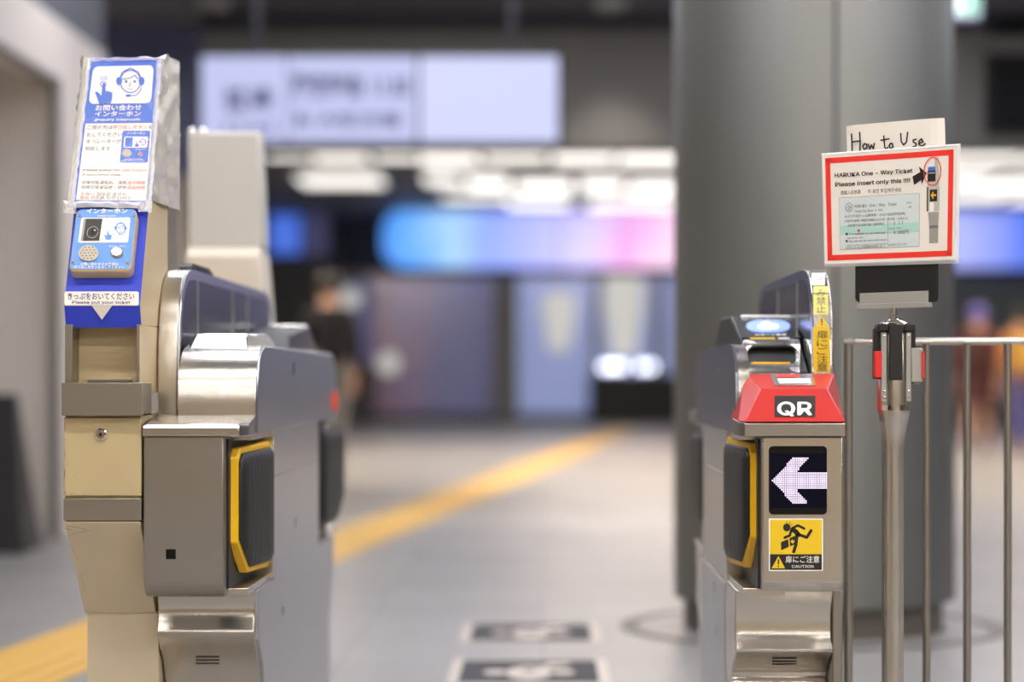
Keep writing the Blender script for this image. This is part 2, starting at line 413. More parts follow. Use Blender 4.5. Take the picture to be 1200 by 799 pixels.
for t, u0, u1, v, h in (('インターホン', .18, .84, .12, 3), ('呼び出しボタン', .52, .92, .61, 1.7), ('お問い合わせのお客様は', .16, .82, .92, 1.7), ('呼び出しボタンをおしてください', .08, .90, .97, 1.7)):
    sheet.dtext(SP, t, qm((u0, v)), qm((u1, v)), h, 'white', .002, .01, cap=.8)
sheet = tag(sheet.build('information_sheet', ic, smooth=False), 'blue and white printed inquiry sheet')
b = MB()                                                              # sleeve: clear front with creased rim
qv = quadmap((101.0, 69.5), (190.2, 67.5), (177.5, 245.0), (80.0, 244.0))
inner = quadmap((107.0, 73.5), (184.6, 71.5), (171.8, 237.5), (87.6, 237))
N = 26
def crease(p, k): return nrm*(mnoise.noise(Vector((p.x*70, p.z*70, k)))*.005)
rimo, rimi = [], []
for side, (a0, a1) in enumerate((((0, 0), (1, 0)), ((1, 0), (1, 1)), ((1, 1), (0, 1)), ((0, 1), (0, 0)))):
    n = 10 if side % 2 == 0 else N
    for i in range(n):
        t = i/n; uv = (a0[0]+(a1[0]-a0[0])*t, a0[1]+(a1[1]-a0[1])*t)
        jo = random.uniform(-.7, .7)
        po = qv(uv); pi_ = inner(uv)
        a = SP.hit(po[0]+jo*(side % 2), po[1]+jo*(1-side % 2), .003); c = SP.hit(pi_[0]+random.uniform(-.8, .8), pi_[1]+random.uniform(-.5, .5), .004)
        rimo.append(a+crease(a, 1)); rimi.append(c+crease(c, 5))
mid = [(p+q)/2 + nrm*(.003+random.uniform(-.002, .003)) for p, q in zip(rimo, rimi)]
b.loft([rimo, mid, rimi], 'sleeve_edge', cap=False)
b.poly(rimi, 'sleeve')
for (cx, cy) in ((83, 245), (171, 244)):                              # bunched corners at the foot of the sleeve
    pts = []
    for j in range(5):
        row = []
        for i in range(6):
            px, py = cx-8+i*3.2, cy-7+j*3.6
            p = SP.hit(px+random.uniform(-.8, .8), py+random.uniform(-.8, .8), .004+random.uniform(0, .010)); row.append(p)
        pts.append(row)
    b.loft(pts, 'sleeve_edge', cap=False, closed=False)
tag(b.build('plastic_sleeve', sheet, smooth=False), 'clear creased plastic sleeve')
b = MB()                                                              # crumpled wrap round the upper casing
zt, zb = 1.497, 1.192; NX, NZ = 10, 26
def wrap_pt(u, v, k):
    z = zb+(zt-zb)*v
    yf = 4.16+.24*(z-.986)/.4986 - .004
    ring = [(-.909, yf-.002), (-.749, yf-.002), (-.741, 4.540), (-.940, 4.540)]
    i = int(u*4) % 4; t = u*4-int(u*4); a, c = ring[i], ring[(i+1) % 4]
    x, y = a[0]+(c[0]-a[0])*t, a[1]+(c[1]-a[1])*t
    d = mnoise.noise(Vector((x*26, y*26, z*44)))*.009 + mnoise.noise(Vector((x*5, y*60, z*80)))*.005
    z += (z-zb)/(zt-zb)*(-.013 if y < 4.42 else 0)
    return (x+d*(1 if i == 1 else (-1 if i == 3 else 0)), y+(d if i == 2 else 0), z)
loops = [[wrap_pt(i/40, j/NZ, 0) for i in range(40)] for j in range(NZ+1)]
b.loft(loops, 'wrap', cap=False); b.poly(loops[-1], 'wrap')
tag(b.build('plastic_wrap', ic, angle=60), 'crumpled clear plastic wrap over the top')

# lower half of the stand
b = MB()
zc, zd = Z(448, 4.16), .946
b.box(xl+.004, xr-.004, 4.225, 4.40, zc-.02, zd+.02, 'cream')                       # sunk back
b.box(xl+.003, X(84, 4.16), 4.165, 4.24, zc-.01, zd+.005, 'steel_dull'); b.box(X(159.5, 4.16), X(163.3, 4.16), 4.165, 4.24, zc-.01, zd+.005, 'steel_dull')
b.box(X(163.3, 4.16), xr, 4.16, 4.40, zc-.02, zd+.003, 'cream')
b.box(X(100, 4.2), X(152, 4.2), 4.218, 4.23, zc, zc+.006, 'steel_dull')
b.build('ticket_recess', ic, bevel=.001)
b = MB()
x0, x1, z0, z1 = X(72, 4.14), X(167, 4.14), Z(487, 4.14), Z(448.5, 4.14)
b.box(x0, x1, 4.14, 4.144, z0, z1, 'steel_dull'); b.box(x0, x1, 4.144, 4.236, z0, z0+.004, 'steel_dull')
b.box(x0, x0+.004, 4.144, 4.236, z0, z1, 'steel_dull'); b.box(x1-.004, x1, 4.144, 4.236, z0, z1, 'steel_dull')
b.build('ticket_tray', ic, bevel=.0008)
b = MB(); b.box(xl+.002, xr-.001, 4.17, 4.42, Z(611, 4.16), z0+.004, 'cream'); b.build('cabinet_body', ic, bevel=.002)
b = MB(); b.box(X(74.5, 4.16), X(165.5, 4.16), 4.16, 4.172, Z(581, 4.16), Z(489.5, 4.16), 'cream_door')
W = Strip([(4.16, .4), (4.16, 1)])
for px, py, r1, r2 in ((76, 500, 1.0, 6), (75.8, 530, .9, 5), (76, 555, 1.1, 8), (77, 577, 2.0, 2.2), (84, 578.6, 3, .9), (100, 579.8, 5, .6), (79, 544, 2, .7), (88, 559, 1.8, .6), (76, 515, .7, 3), (130, 580, 7, .5)):
    pts = [(px+r1*random.uniform(.5, 1)*math.cos(t*math.pi/6), py+r2*random.uniform(.5, 1)*math.sin(t*math.pi/6)) for t in range(12)]
    b.dpoly(W, pts, 'steel_dull', .0004)
door = b.build('service_door', ic, bevel=.0015)
b = MB(); c = W.hit(118.5, 509, 0)
b.lathe(c, [(.0115, 0), (.0115, .003), (.0085, .0045), (.0085, .006), (.001, .006)], 'chrome', axis='y')
b.dell(W, 118.5, 509, 1.6, 2.2, 'dark', .0064); b.dline(W, [(117.5, 507), (119.8, 511)], .9, 'dark', .0066)
tag(b.build('lock', door), 'round chrome key lock')
b = MB(); b.box(X(74.5, 4.165), X(166, 4.165), 4.163, 4.175, Z(610, 4.16), Z(584, 4.16), 'steel_dull'); b.build('steel_strip', ic, bevel=.001)
b = MB()                                                              # tapering underside, then the post
zt, zb = Z(611.5, 4.16), Z(718, 4.34)
b.loft([[(X(99.5, 4.34), 4.34, zb), (X(183, 4.34), 4.34, zb), (X(183, 4.34), 4.50, zb), (X(99.5, 4.34), 4.50, zb)],
        [(xl+.002, 4.163, zt), (xr, 4.163, zt), (xr, 4.50, zt), (xl+.002, 4.50, zt)]], 'cream_worn_lit')
TS = Strip([(4.34, zb), (4.163, zt)])
for pts, w in (([(78, 616), (92, 618), (106, 622)], .5), ([(80, 628), (90, 624), (101, 622)], .5), ([(84, 640), (92, 655)], .4), ([(76, 619), (84, 621)], .8), ([(95, 672), (99, 690)], .4)):
    b.dline(TS, pts, w, 'steel_dull', .0005)
b.build('tapered_underside', ic, bevel=.0015, angle=20)
b = MB(); b.box(X(102, 4.345), X(186, 4.345), 4.345, 4.50, 0, zb+.002, 'cream_worn_lit')
b.build('post', ic, bevel=.002)
b = MB(); b.box(-.90, -.75, 4.30, 4.55, 0, .012, 'steel_dull'); b.build('base_plate', ic, bevel=.002)

# ================================================================== ticket gates
def pocketed_vents(b, S, x0, x1, ys):
    for y in ys: b.drect(S, x0, y-.75, x1, y+.75, 'dark', .0006)
def flap(parent, y0, y1, x_front, x_back, side, z0, z1, flip=False):
    """side +1: the pad faces +x.  a retracted door leaf: yellow edge trim, black rubber pad"""
    w = .018*side
    c0, c1 = .024, .068                                               # chamfers top and bottom
    out = [(y0, z0+c1), (y0, z1-c0), (y0+.022, z1-.006), (y1-.02, z1), (y1, z1-.012), (y1, z0+.012), (y1-.03, z0), (y0+.09, z0+.004)]
    if flip: out = [(y0+y1-y, z) for y, z in out]
    def xs(y): return x_front+(x_back-x_front)*(y-y0)/(y1-y0)
    b = MB()
    L0 = [(xs(y)-w, y, z) for y, z in out]; L1 = [(xs(y), y+ (.012 if y < y0+.03 else 0), z) for y, z in out]
    b.loft([L0, L1], 'matt_black' if flip else 'yellow')
    if flip: b.loft([[(xs(y1)-w*1.02, y1-.004, z0+c1), (xs(y1)+side*.001, y1-.004, z0+c1), (xs(y1)+side*.001, y1+.003, z0+c1), (xs(y1)-w*1.02, y1+.003, z0+c1)], [(xs(y1)-w*1.02, y1-.004, z1-c0), (xs(y1)+side*.001, y1-.004, z1-c0), (xs(y1)+side*.001, y1+.003, z1-c0), (xs(y1)-w*1.02, y1+.003, z1-c0)]], 'yellow')
    leaf = b.build('door_flap', parent, bevel=.003)
    tag(leaf, 'black padded door flap with yellow edge')
    b = MB()
    cy, cz = (y0+y1)/2+.008, (z0+z1)/2-.003
    loops = []
    for k, (sc, h) in enumerate(((.93, .0), (.93, .004), (.88, .009), (.75, .012), (.4, .013))):
        loops.append([(xs(cy+(y-cy)*sc)+side*h, cy+.004+(y-cy)*sc, cz+(z-cz)*(sc*.985)) for y, z in out])
    b.loft(loops, 'rubber')
    b.build('rubber_pad', leaf, bevel=.002, angle=50)
    return leaf

# ---------------- left gate
lg = thing('ticket_gate', (-.65, 5.1, 0), 'steel ticket gate with a black square sensor hole, beside the intercom stand', 'ticket gate')
xL, xP, xS = -.747, X(262, 4.16), -.549                               # outer side, pod side, lane side
yr = 10.2                                                             # y + mirrored y
b = MB()                                                              # upper body: rolled steel ends, flat lane side
front = [(4.285, .743), (4.285, .80), (4.288, .835), (4.298, .862), (4.318, .887), (4.35, .905), (4.40, .915)]
prof = front + [(yr-y, z) for y, z in reversed(front)]
b.prism_x(prof, -.703, xS-.004, 'steel'); b.build('upper_body', lg, angle=25)
b = MB(); b.add([(xS-.003, y, z) for y, z in [(y, max(z, .745)) for y, z in prof]] + [(xS, y+(.004 if y < 5 else -.004), max(z, .745)-(.004 if z > .9 else 0)) for y, z in prof], [list(range(len(prof))), list(range(len(prof), 2*len(prof)))] + [(i, (i+1) % len(prof), len(prof)+(i+1) % len(prof), len(prof)+i) for i in range(len(prof))], 'steel_side')
b.lathe((xS+.0, 4.83, .86), [(.001, -.003), (.001, .003)], 'dark', axis='y')
b.build('lane_side_panel', lg, angle=20)
b = MB()                                                              # lane side below the roll, between the flap recesses
b.box(-.70, xS, 4.548, 5.46, .4375, .745, 'steel_side')
b.box(xS-.001, xS+.0008, 4.55, 5.45, .648, .6505, 'steel_dull')       # seam
for i in range(3): b.box(xS-.001, xS+.0010, 4.93, 4.95, .535-i*.007, .538-i*.007, 'dark')
b.box(xS-.001, xS+.001, 4.90, 4.915, .858, .885, 'dark')
b.build('lane_side_cover', lg, bevel=.0025)
# shelf lip over the pod, both ends
for end in (0, 1):
    b = MB()
    f = (lambda y: y) if not end else (lambda y: yr-y)
    p = [(4.150, .741), (4.150, .757), (4.154, .764), (4.163, .767), (4.29, .779), (4.29, .741)]
    lo = [[(xL, f(y), z) for y, z in p], [(-.567, f(y), z) for y, z in p], [(-.552, f(y+(.03 if y < 4.2 else 0)), z) for y, z in p]]
    b.loft(lo, 'steel'); b.build('shelf', lg, bevel=.002, angle=20)
    b = MB()                                                          # pod: front plate with chamfered foot
    p = [(4.16, .472), (4.16, .7405), (4.30, .7405), (4.30, .4385), (4.185, .4385), (4.172, .447)]
    b.prism_x([(f(y), z) for y, z in p], xL, xP, 'steel_dull')
    b.box(xL+.002, xP-.03, f(4.30) if not end else f(4.56), f(4.56) if not end else f(4.30), .4385, .7405, 'steel_dull')
    pod = b.build('front_pod' if not end else 'rear_pod', lg, bevel=.0025)
    if not end:
        b = MB(); S = Strip([(4.16, .4), (4.16, .8)])
        b.drect(S, 194.5, 643.5, 206, 655, 'gloss_black', .0006)
        b.build('sensor_hole', pod, smooth=False)
    b = MB()                                                          # recess behind the leaf
    a0, a1 = sorted((f(4.20), f(4.552))); 
    b.box(-.640, xP+.004, a0, a1, .45, .735, 'matt_black')
    b.box(-.640, -.556, a0+.0, a1, .4385, .452, 'steel'); b.box(-.640, -.556, a0+.06, a1, .731, .745, 'steel')
    e0, e1 = sorted((f(4.535), f(4.550))); b.box(-.62, -.549, e0, e1, .4385, .745, 'steel')
    b.build('flap_recess', lg, bevel=.001)
flap(lg, 4.225, 4.532, -.580, -.5525, 1, .468, .722)
flap(lg, 5.56, 5.93, -.556, -.533, 1, .472, .730, True)
b = MB()                                                              # pedestal with dished ends
front = [(4.36, 0), (4.40, .07), (4.42, .15), (4.408, .225), (4.378, .285), (4.335, .325), (4.306, .348), (4.300, .356), (4.302, .364), (4.312, .380), (4.317, .395), (4.316, .41), (4.309, .426), (4.300, .4385)]
PED = Strip(front)
prof = front + [(yr-y, z) for y, z in reversed(front)]
b.prism_x(prof, xL, -.558, 'steel')
pocketed_vents(b, PED, 229.5, 257, (769.3, 773.2, 777))
b.build('pedestal', lg, bevel=.003, angle=30)
b = MB()
lo = [(4.315, .4375), (4.33, .34), (4.40, .28), (4.44, .17), (4.40, 0)]
lo = lo + [(yr-y, z) for y, z in reversed(lo)]
b.prism_x(lo, -.5595, -.552, 'steel_side')
b.box(-.553, -.5505, 4.72, 4.735, .345, .365, 'steel_dull')
b.build('pedestal_side', lg, bevel=.001)
# tall side screen
def hood(parent, x0, x1, zt, y_front, y_back, in_side, panel_x, dividers, rim='steel_side'):
    fr = [(y_front, .44), (y_front+.0, .84), (y_front+.008, .93), (y_front+.022, .978), (y_front+.045, 1.018), (y_front+.08, 1.05), (y_front+.125, 1.066), (y_front+.19, zt)]
    pr = fr + [(y_front+y_back-y, z) for y, z in reversed(fr)]
    b = MB(); b.prism_x(pr, x0, x1, 'steel'); body = b.build('side_screen', parent, bevel=.003, angle=22)
    b = MB()
    ins = []
    n = len(fr); t = .020
    for i in range(n):
        a, c = fr[max(0, i-1)], fr[min(n-1, i+1)]; dy, dz = c[0]-a[0], c[1]-a[1]; L = math.hypot(dy, dz)
        ins.append((fr[i][0]+dz/L*t, fr[i][1]-dy/L*t))
    pin = [(y, z) for y, z in ins if z > .8]; pin = [(pin[0][0], .79)] + pin
    pin = pin + [(y_front+y_back-y, z) for y, z in reversed(pin)]
    s = in_side
    # steel rim on the lane side of the screen
    out = [(y, z) for y, z in fr if z > .8]; out = [(out[0][0], .79)] + out; out = out + [(y_front+y_back-y, z) for y, z in reversed(out)]
    k = min(len(out), len(pin))
    b.loft([[(panel_x+s*.000, y, z) for y, z in out[:k]], [(panel_x+s*.003, y, z) for y, z in out[:k]], [(panel_x+s*.003, y, z) for y, z in pin[:k]], [(panel_x+s*.0005, y, z) for y, z in pin[:k]]], rim, cap=False, closed=False)
    b.build('screen_rim', body, angle=30)
    b = MB(); b.poly([(panel_x+s*.001, y, z) for y, z in pin], 'glassdark')
    for d in dividers: b.box(min(panel_x, panel_x+s*.003), max(panel_x, panel_x+s*.003), d-.004, d+.004, .80, zt-.018, 'steel_side')
    b.build('smoked_panel', body, smooth=False)
    return body
h = hood(lg, -.752, -.712, 1.0705, 4.335, 5.87, 1, -.712, (4.58, 5.10, 5.35))
b = MB(); p = [(4.56, 1.068), (4.57, 1.081), (4.60, 1.086), (4.86, 1.083), (4.90, 1.068)]
b.prism_x(p, -.748, -.722, 'matt_black')
for i in range(5): b.box(-.749, -.721, 4.60+i*.05, 4.625+i*.05, 1.07, 1.088, 'rubber')
b.build('sensor_cover', lg, bevel=.002)
b = MB()                                                              # ticket slot housings on the deck
b.loft([[(-.700, 4.36, .90), (-.574, 4.36, .90), (-.562, 4.80, .90), (-.700, 4.80, .90)], [(-.690, 4.41, .938), (-.585, 4.41, .938), (-.588, 4.76, .945), (-.690, 4.76, .945)]], 'steel_bright')
b.build('ticket_slot_housing', lg, bevel=.006, angle=20)
b = MB()
b.loft([[(-.700, 5.02, .90), (-.572, 5.02, .90), (-.572, 5.72, .90), (-.700, 5.72, .90)], [(-.695, 5.14, .950), (-.585, 5.14, .950), (-.590, 5.62, .980), (-.695, 5.62, .980)]], 'matt_black')
b.box(-.695, -.592, 5.56, 5.64, .968, .984, 'steel_bright')
b.build('card_reader', lg, bevel=.004, angle=20)
b = MB(); b.box(-.549, -.541, 5.83, 5.875, .765, .812, 'redlamp'); tag(b.build('indicator_lamp', lg, bevel=.003), 'small red indicator lamp')

# pale unit at the far end of the left gate
pc = thing('pale_terminal', (-.85, 5.95, 0), 'pale grey upright terminal seen from the back, at the far end of the left gate', 'terminal')
d = 5.90; x0, x1 = X(218.5, d), X(307, d)
b = MB(); b.loft([[(x0, d+.02, Z(290, d)), (x1, d+.02, Z(290, d)), (x1, d+.16, Z(290, d)), (x0, d+.16, Z(290, d))], [(x0, d+.02, Z(153, d)), (x1-.006, d+.02, Z(153, d)), (x1-.006, d+.10, Z(153, d)), (x0, d+.10, Z(153, d))]], 'pale_case')
b.build('upper_case', pc, bevel=.008)
b = MB(); b.loft([[(x0, d-.01, .86), (x1+.022, d-.01, .86), (x1+.022, d+.2, .86), (x0, d+.2, .86)], [(x0, d-.01, Z(300, d)), (x1-.004, d-.01, Z(300, d)), (x1, d+.17, Z(300, d)), (x0, d+.17, Z(300, d))], [(x0+.003, d+.015, Z(289, d)), (x1-.008, d+.015, Z(289, d)), (x1-.008, d+.16, Z(289, d)), (x0+.003, d+.16, Z(289, d))]], 'pale_cream')
b.build('shoulder', pc, bevel=.004, angle=20)
for px in (225, 238):
    b = MB(); b.ball((X(px, d+.06), d+.06, Z(153, d)+.003), .012, 'chrome'); b.build('top_screw', pc)
b = MB(); b.box(x0+.02, x1-.03, d+.02, d+.18, 0, .87, 'pale_cream'); b.build('column_case', pc, bevel=.004)
# ================================================================== right gate
rg = thing('ticket_gate', (.47, 4.8, 0), 'steel ticket gate with red QR housing and lit arrow, beside the railing', 'ticket gate')
yR = 4.16+5.56                                                        # y + mirrored y
xI, xQ, xO = .376, X(893, 4.16), X(988, 4.16)
b = MB()
front = [(4.30, .743), (4.30, .80), (4.303, .835), (4.312, .862), (4.332, .887), (4.362, .905), (4.41, .917)]
prof = front + [(yR-y, z) for y, z in reversed(front)]
b.prism_x(prof, xI+.004, .4035, 'steel'); b.build('upper_body', rg, angle=25)
b = MB()
lp = [(y, max(z, .742)) for y, z in prof]
b.prism([(xI, y, z) for y, z in lp], (.006, 0, 0), 'steel_dark_reflection')
b.box(xI-.002, xI+.001, 4.71, 4.722, .855, .872, 'chrome')
b.build('lane_side_panel', rg, angle=20)
b = MB()
b.box(xI, .53, 4.53, yR-4.55, .4375, .742, 'steel_side')
b.box(xI-.0008, xI+.001, 4.53, yR-4.56, .650, .6525, 'steel_dull')
b.build('lane_side_cover', rg, bevel=.0025)
for end in (0, 1):
    f = (lambda y: y) if not end else (lambda y: yR-y)
    b = MB()
    p = [(4.142, .7415), (4.142, .765), (4.147, .768), (4.30, .772), (4.30, .7415)]
    lo = [[(.3695, f(y+(.028 if y < 4.2 else 0)), z) for y, z in p], [(.3785, f(y), z) for y, z in p], [(.5665, f(y), z) for y, z in p]]
    b.loft(lo, 'steel_dull'); b.build('shelf', rg, bevel=.0012, angle=20)
    b = MB()
    p = [(4.16, .4680), (4.16, .7405), (4.30, .7405), (4.30, .4385), (4.180, .4495)]
    b.prism_x([(f(y), z) for y, z in p], xQ, xO, 'steel')
    b.prism_x([(f(y), z) for y, z in [(4.30, .4385), (4.30, .7405), (4.56, .7405), (4.56, .4385)]], xQ+.02, xO-.001, 'steel_dull')
    pod = b.build('front_pod' if not end else 'rear_pod', rg, bevel=.003)
    if not end: fpod = pod
    b = MB()
    a0, a1 = sorted((f(4.20), f(4.535)))
    b.box(xQ-.004, .46, a0, a1, .45, .735, 'matt_black')
    b.box(.380, .46, a0, a1, .4385, .452, 'steel'); b.box(.380, .46, a0+.06, a1, .731, .745, 'steel')
    e0, e1 = sorted((f(4.518), f(4.533))); b.box(xI, .44, e0, e1, .4385, .745, 'steel')
    b.build('flap_recess', rg, bevel=.001)
flap(rg, 4.225, 4.515, .398, .3765, -1, .478, .731)
flap(rg, 5.17, 5.44, .384, .3715, -1, .50, .728, True)
b = MB()                                                              # arrow display
S = Strip([(4.16, .4), (4.16, .8)])
loop = [S.hit(*p) for p in rr(901, 522.6, 969, 602.8, 5)]
b.prism(loop, (0, -.002, 0), 'gloss_black')
disp = b.build('arrow_display', fpod, bevel=.0006)
S2 = Strip([(4.158, .4), (4.158, .8)])
b = MB(); b.drect(S2, 903, 531, 968.4, 595, 'ledhalo', .0003); 
arrow = [(904.5, 562.8), (929.4, 536), (947.9, 536), (932, 554.2), (968.4, 554.2), (968.4, 572), (932, 572), (947.4, 590.4), (929.4, 590.4)]
def inside(x, y, P):
    c = False; j = len(P)-1
    for i in range(len(P)):
        (xi, yi), (xj, yj) = P[i], P[j]
        if (yi > y) != (yj > y) and x < (xj-xi)*(y-yi)/(yj-yi)+xi: c = not c
        j = i
    return c
st = 2.17
for j in range(30):
    for i in range(31):
        x, y = 904.2+st*(i+.5), 531.5+st*(j+.5)
        if inside(x, y, arrow): b.drect(S2, x-.77, y-.77, x+.77, y+.77, 'led', .0008)
tag(b.build('arrow_of_lights', disp, smooth=False), 'white left pointing arrow of small lights')
b = MB()                                                              # caution sticker
b.poly([S.hit(*p, .0005) for p in rr(900.8, 607.4, 964.4, 669, 1.5, 3)], 'white')
b.drect(S, 902.3, 608.9, 963, 649.3, 'yellowprint', .0009); b.drect(S, 902.3, 649.3, 963, 667.6, 'black', .0009)
zz = lambda pts: [(890+x/4.7, 510+y/4.7) for x, y in pts]
o = .0013
b.dell(S, *zz([(150, 507)])[0], 4.3, 4.6, 'black', o)
for pts, w in (([(182, 518), (200, 530), (214, 548)], 5.6), ([(185, 508), (212, 496), (246, 513)], 2.9), ([(176, 520), (166, 552), (138, 563)], 2.9),
               ([(206, 545), (201, 600), (188, 641)], 3.7), ([(214, 545), (260, 562), (284, 524)], 3.4)):
    b.dline(S, zz(pts), w, 'black', o)
b.dpoly(S, zz([(118, 588), (158, 571), (161, 614), (119, 633)]), 'black', o)
b.dpoly(S, zz([(165, 566), (195, 553), (197, 600), (168, 611)]), 'black', o); b.dpoly(S, zz([(170, 585), (181, 571), (183, 580), (192, 577), (192, 590), (184, 590), (186, 600)]), 'yellowprint', o+.0003)
for p in ([(152, 487), (149, 475)], [(165, 489), (168, 478)], [(172, 498), (180, 490)]): b.dline(S, zz(p), .7, 'black', o)
b.dpoly(S, zz([(104, 664), (141, 732), (66, 732)]), 'yellowprint', .0013)
b.dline(S, zz([(104, 685), (104, 708)]), 1.5, 'black', .0016); b.dell(S, *zz([(104, 722)])[0], .9, .9, 'black', .0018)
b.dtext(S, '扉にご注意', zz([(143, 698)])[0], zz([(330, 698)])[0], 7.0, 'white', .0013, bold=.006, cap=.8)
b.dtext(S, 'CAUTION', zz([(178, 729)])[0], zz([(297, 729)])[0], 4.3, 'white', .0013, bold=.01)
tag(b.build('caution_sticker', fpod, smooth=False), 'yellow and black caution sticker with a stumbling figure')

# red housing marked QR: front, side facets, top
b = MB()
B0 = [(.3695, 4.168, .7685), (.3785, 4.142, .7685), (.5670, 4.142, .7685), (.5705, 4.36, .772), (.3720, 4.36, .772)]
zt0, zt1 = Z(455.5, 4.205), Z(437.5, 4.345)
e = [(X(891, 4.205), 4.205, zt0), (X(969.5, 4.205), 4.205, zt0)]
tB = [(X(872.5, 4.345), 4.345, zt1), (X(978, 4.345), 4.345, zt1)]
V = B0 + e + tB                                                        # 0..4 foot, 5,6 front ridge, 7,8 back ridge
b.add(V, [(1, 2, 6, 5), (2, 3, 8, 6), (0, 1, 5, 7), (4, 0, 7), (5, 6, 8, 7), (3, 4, 7, 8), (0, 4, 3, 2, 1)], 'red')
hs = b.build('red_housing', rg, bevel=.0022, seg=3, smooth=True, angle=12)
tag(hs, 'red faceted housing marked QR')
FQ = Strip([(4.142, .7685), (4.205, zt0)])
b = MB()
b.drect(FQ, 907.6, 464, 955.4, 488.8, 'black', .0008)
b.dtext(FQ, 'QR', (911.6, 486.6), (950.8, 486.6), 20.4, 'white', .0014, bold=.024)
b.build('code_plate', hs, smooth=False)
TQ = Strip([(4.205, zt0), (4.345, zt1)])
b = MB()
b.prism([TQ.hit(*p, .0005) for p in ((902.5, 440), (952, 439.5), (955.5, 452.6), (908, 452.8))], (0, -.0005, .0022), 'steel_bright')
b.dpoly(TQ, [(911, 445.5), (949, 445.2), (950.5, 450.9), (913.5, 451.2)], 'white', .0034)
b.dpoly(TQ, [(909.5, 441), (936, 440.6), (936.5, 443.5), (911, 443.8)], 'redprint', .0034)
b.build('scan_window', hs, smooth=False)

# ticket slot unit and card reader on the deck
b = MB()
pr = [(4.365, .742), (4.375, .862), (4.52, .925), (4.53, .9335), (4.76, .983), (5.05, .985), (5.22, .917), (5.40, .905), (5.40, .742)]
b.prism_x(pr, .4045, .5260, 'matt_black'); unit = b.build('reader_unit', rg, bevel=.004)
TS2 = Strip([(4.352, Z(438.5, 4.352)), (4.495, Z(397.5, 4.495))])
dn = Vector((0, .42, -.9)).normalized()
b = MB()
def ang_loop(fn, n=48): return [fn(2*math.pi*i/n) for i in range(n)]
def rect_at(cx, cy, hx, hy, a, p=8):
    c, s = math.cos(a), math.sin(a); r = (abs(c/hx)**p+abs(s/hy)**p)**(-1/p); return (cx+r*c, cy+r*s)
O0 = ang_loop(lambda a: rect_at(904, 417.8, 34.5, 20.4, a, 12)); H0 = ang_loop(lambda a: rect_at(905.2, 416.0, 30.2, 11.6, a, 7))
H1 = ang_loop(lambda a: rect_at(905.2, 416.0, 28.6, 10.8, a, 7))
o3 = [TS2.hit(*p) for p in O0]; h3 = [TS2.hit(*p, .002) for p in H0]; h4 = [TS2.hit(*p) for p in H1]
m3 = [TS2.hit(*rect_at(904, 417.8, 33.2, 19.3, 2*math.pi*i/48, 12), .003) for i in range(48)]
din = Vector((0, .055, -.012))
back = [p*1.0 + din for p in h4]
b.loft([[p+Vector((0, .03, -.03)) for p in o3], o3, m3, h3, h4], 'steel', cap=False)
b.dpoly(TS2, [(879, 397.4), (908, 397.2), (908, 399), (879, 399.2)], 'yellowprint', .0035); b.dpoly(TS2, [(912, 397.2), (925, 397.2), (925, 399), (912, 399)], 'white', .0035)
b.dtext(TS2, 'きっぷ・カード', (886, 434.6), (921, 434.6), 2.0, 'greyink', .0035, cap=.8)
b.build('ticket_slot_surround', unit, angle=40)
b = MB(); b.loft([h4, [Vector((p.x*.94+.02*1.35, p.y+din.y, p.z+din.z)) for p in h4]], 'greyplastic', cap=False)
b.poly([Vector((p.x*.94+.02*1.35, p.y+din.y, p.z+din.z)) for p in h4], 'greyplastic'); b.build('slot_throat', unit, angle=50)
b = MB(); zt = TS2.hit(905, 426.4); z2 = TS2.hit(905, 420.3)
b.box(X(881, 4.40), X(926, 4.40), zt.y+.002, zt.y+.05, zt.z-.004, zt.z+.004, 'yellow')
b.build('ticket_tongue', unit, bevel=.002)
b = MB()
CR = Strip([(4.525, .9325), (4.76, .983)])
b.dpoly(CR, [(866.6, 371.8), (928.6, 371.8), (938.5, 396.6), (868.6, 396.6)], 'reader_black', .002)
b.dpoly(CR, [(868.2, 370.9), (926, 370.9), (926.5, 373), (868, 373)], 'white', .003)
oval = lambda cx, cy, rx, ry, p: [rect_at(cx, cy, rx, ry, 2*math.pi*i/40, p) for i in range(40)]
b.dpoly(CR, oval(900.2, 383.7, 26, 7.2, 2.6), 'bluelamp', .003); b.dpoly(CR, oval(900.5, 384.2, 12.2, 3.0, 2.3), 'whitelamp', .0036)
b.dell(CR, 897.5, 380.2, 4.5, 1.3, 'whitelamp', .0036)
b.dtext(CR, 'ICカードをタッチしてください', (869, 376.6), (926.5, 376.6), 2.0, 'white', .003, .01, cap=.8)
b.dtext(CR, 'ICカード専用', (885, 394.6), (921, 394.6), 2.2, 'white', .003, .02, cap=.8)
b.build('card_reader', unit, smooth=False)
b = MB()                                                              # rolled edge between slot and screen
rp = [(4.352, .742), (4.352, .868), (4.362, .895), (4.385, .915), (4.42, .926), (4.50, .930), (4.50, .742)]
b.prism_x(rp, .5285, .5400, 'steel_bright'); b.build('rolled_edge', unit, bevel=.002, angle=25)
h = hood(rg, .5335, .5725, 1.0715, 4.35, 5.49, -1, .5335, (4.62, 5.0), 'steel_dark_reflection')
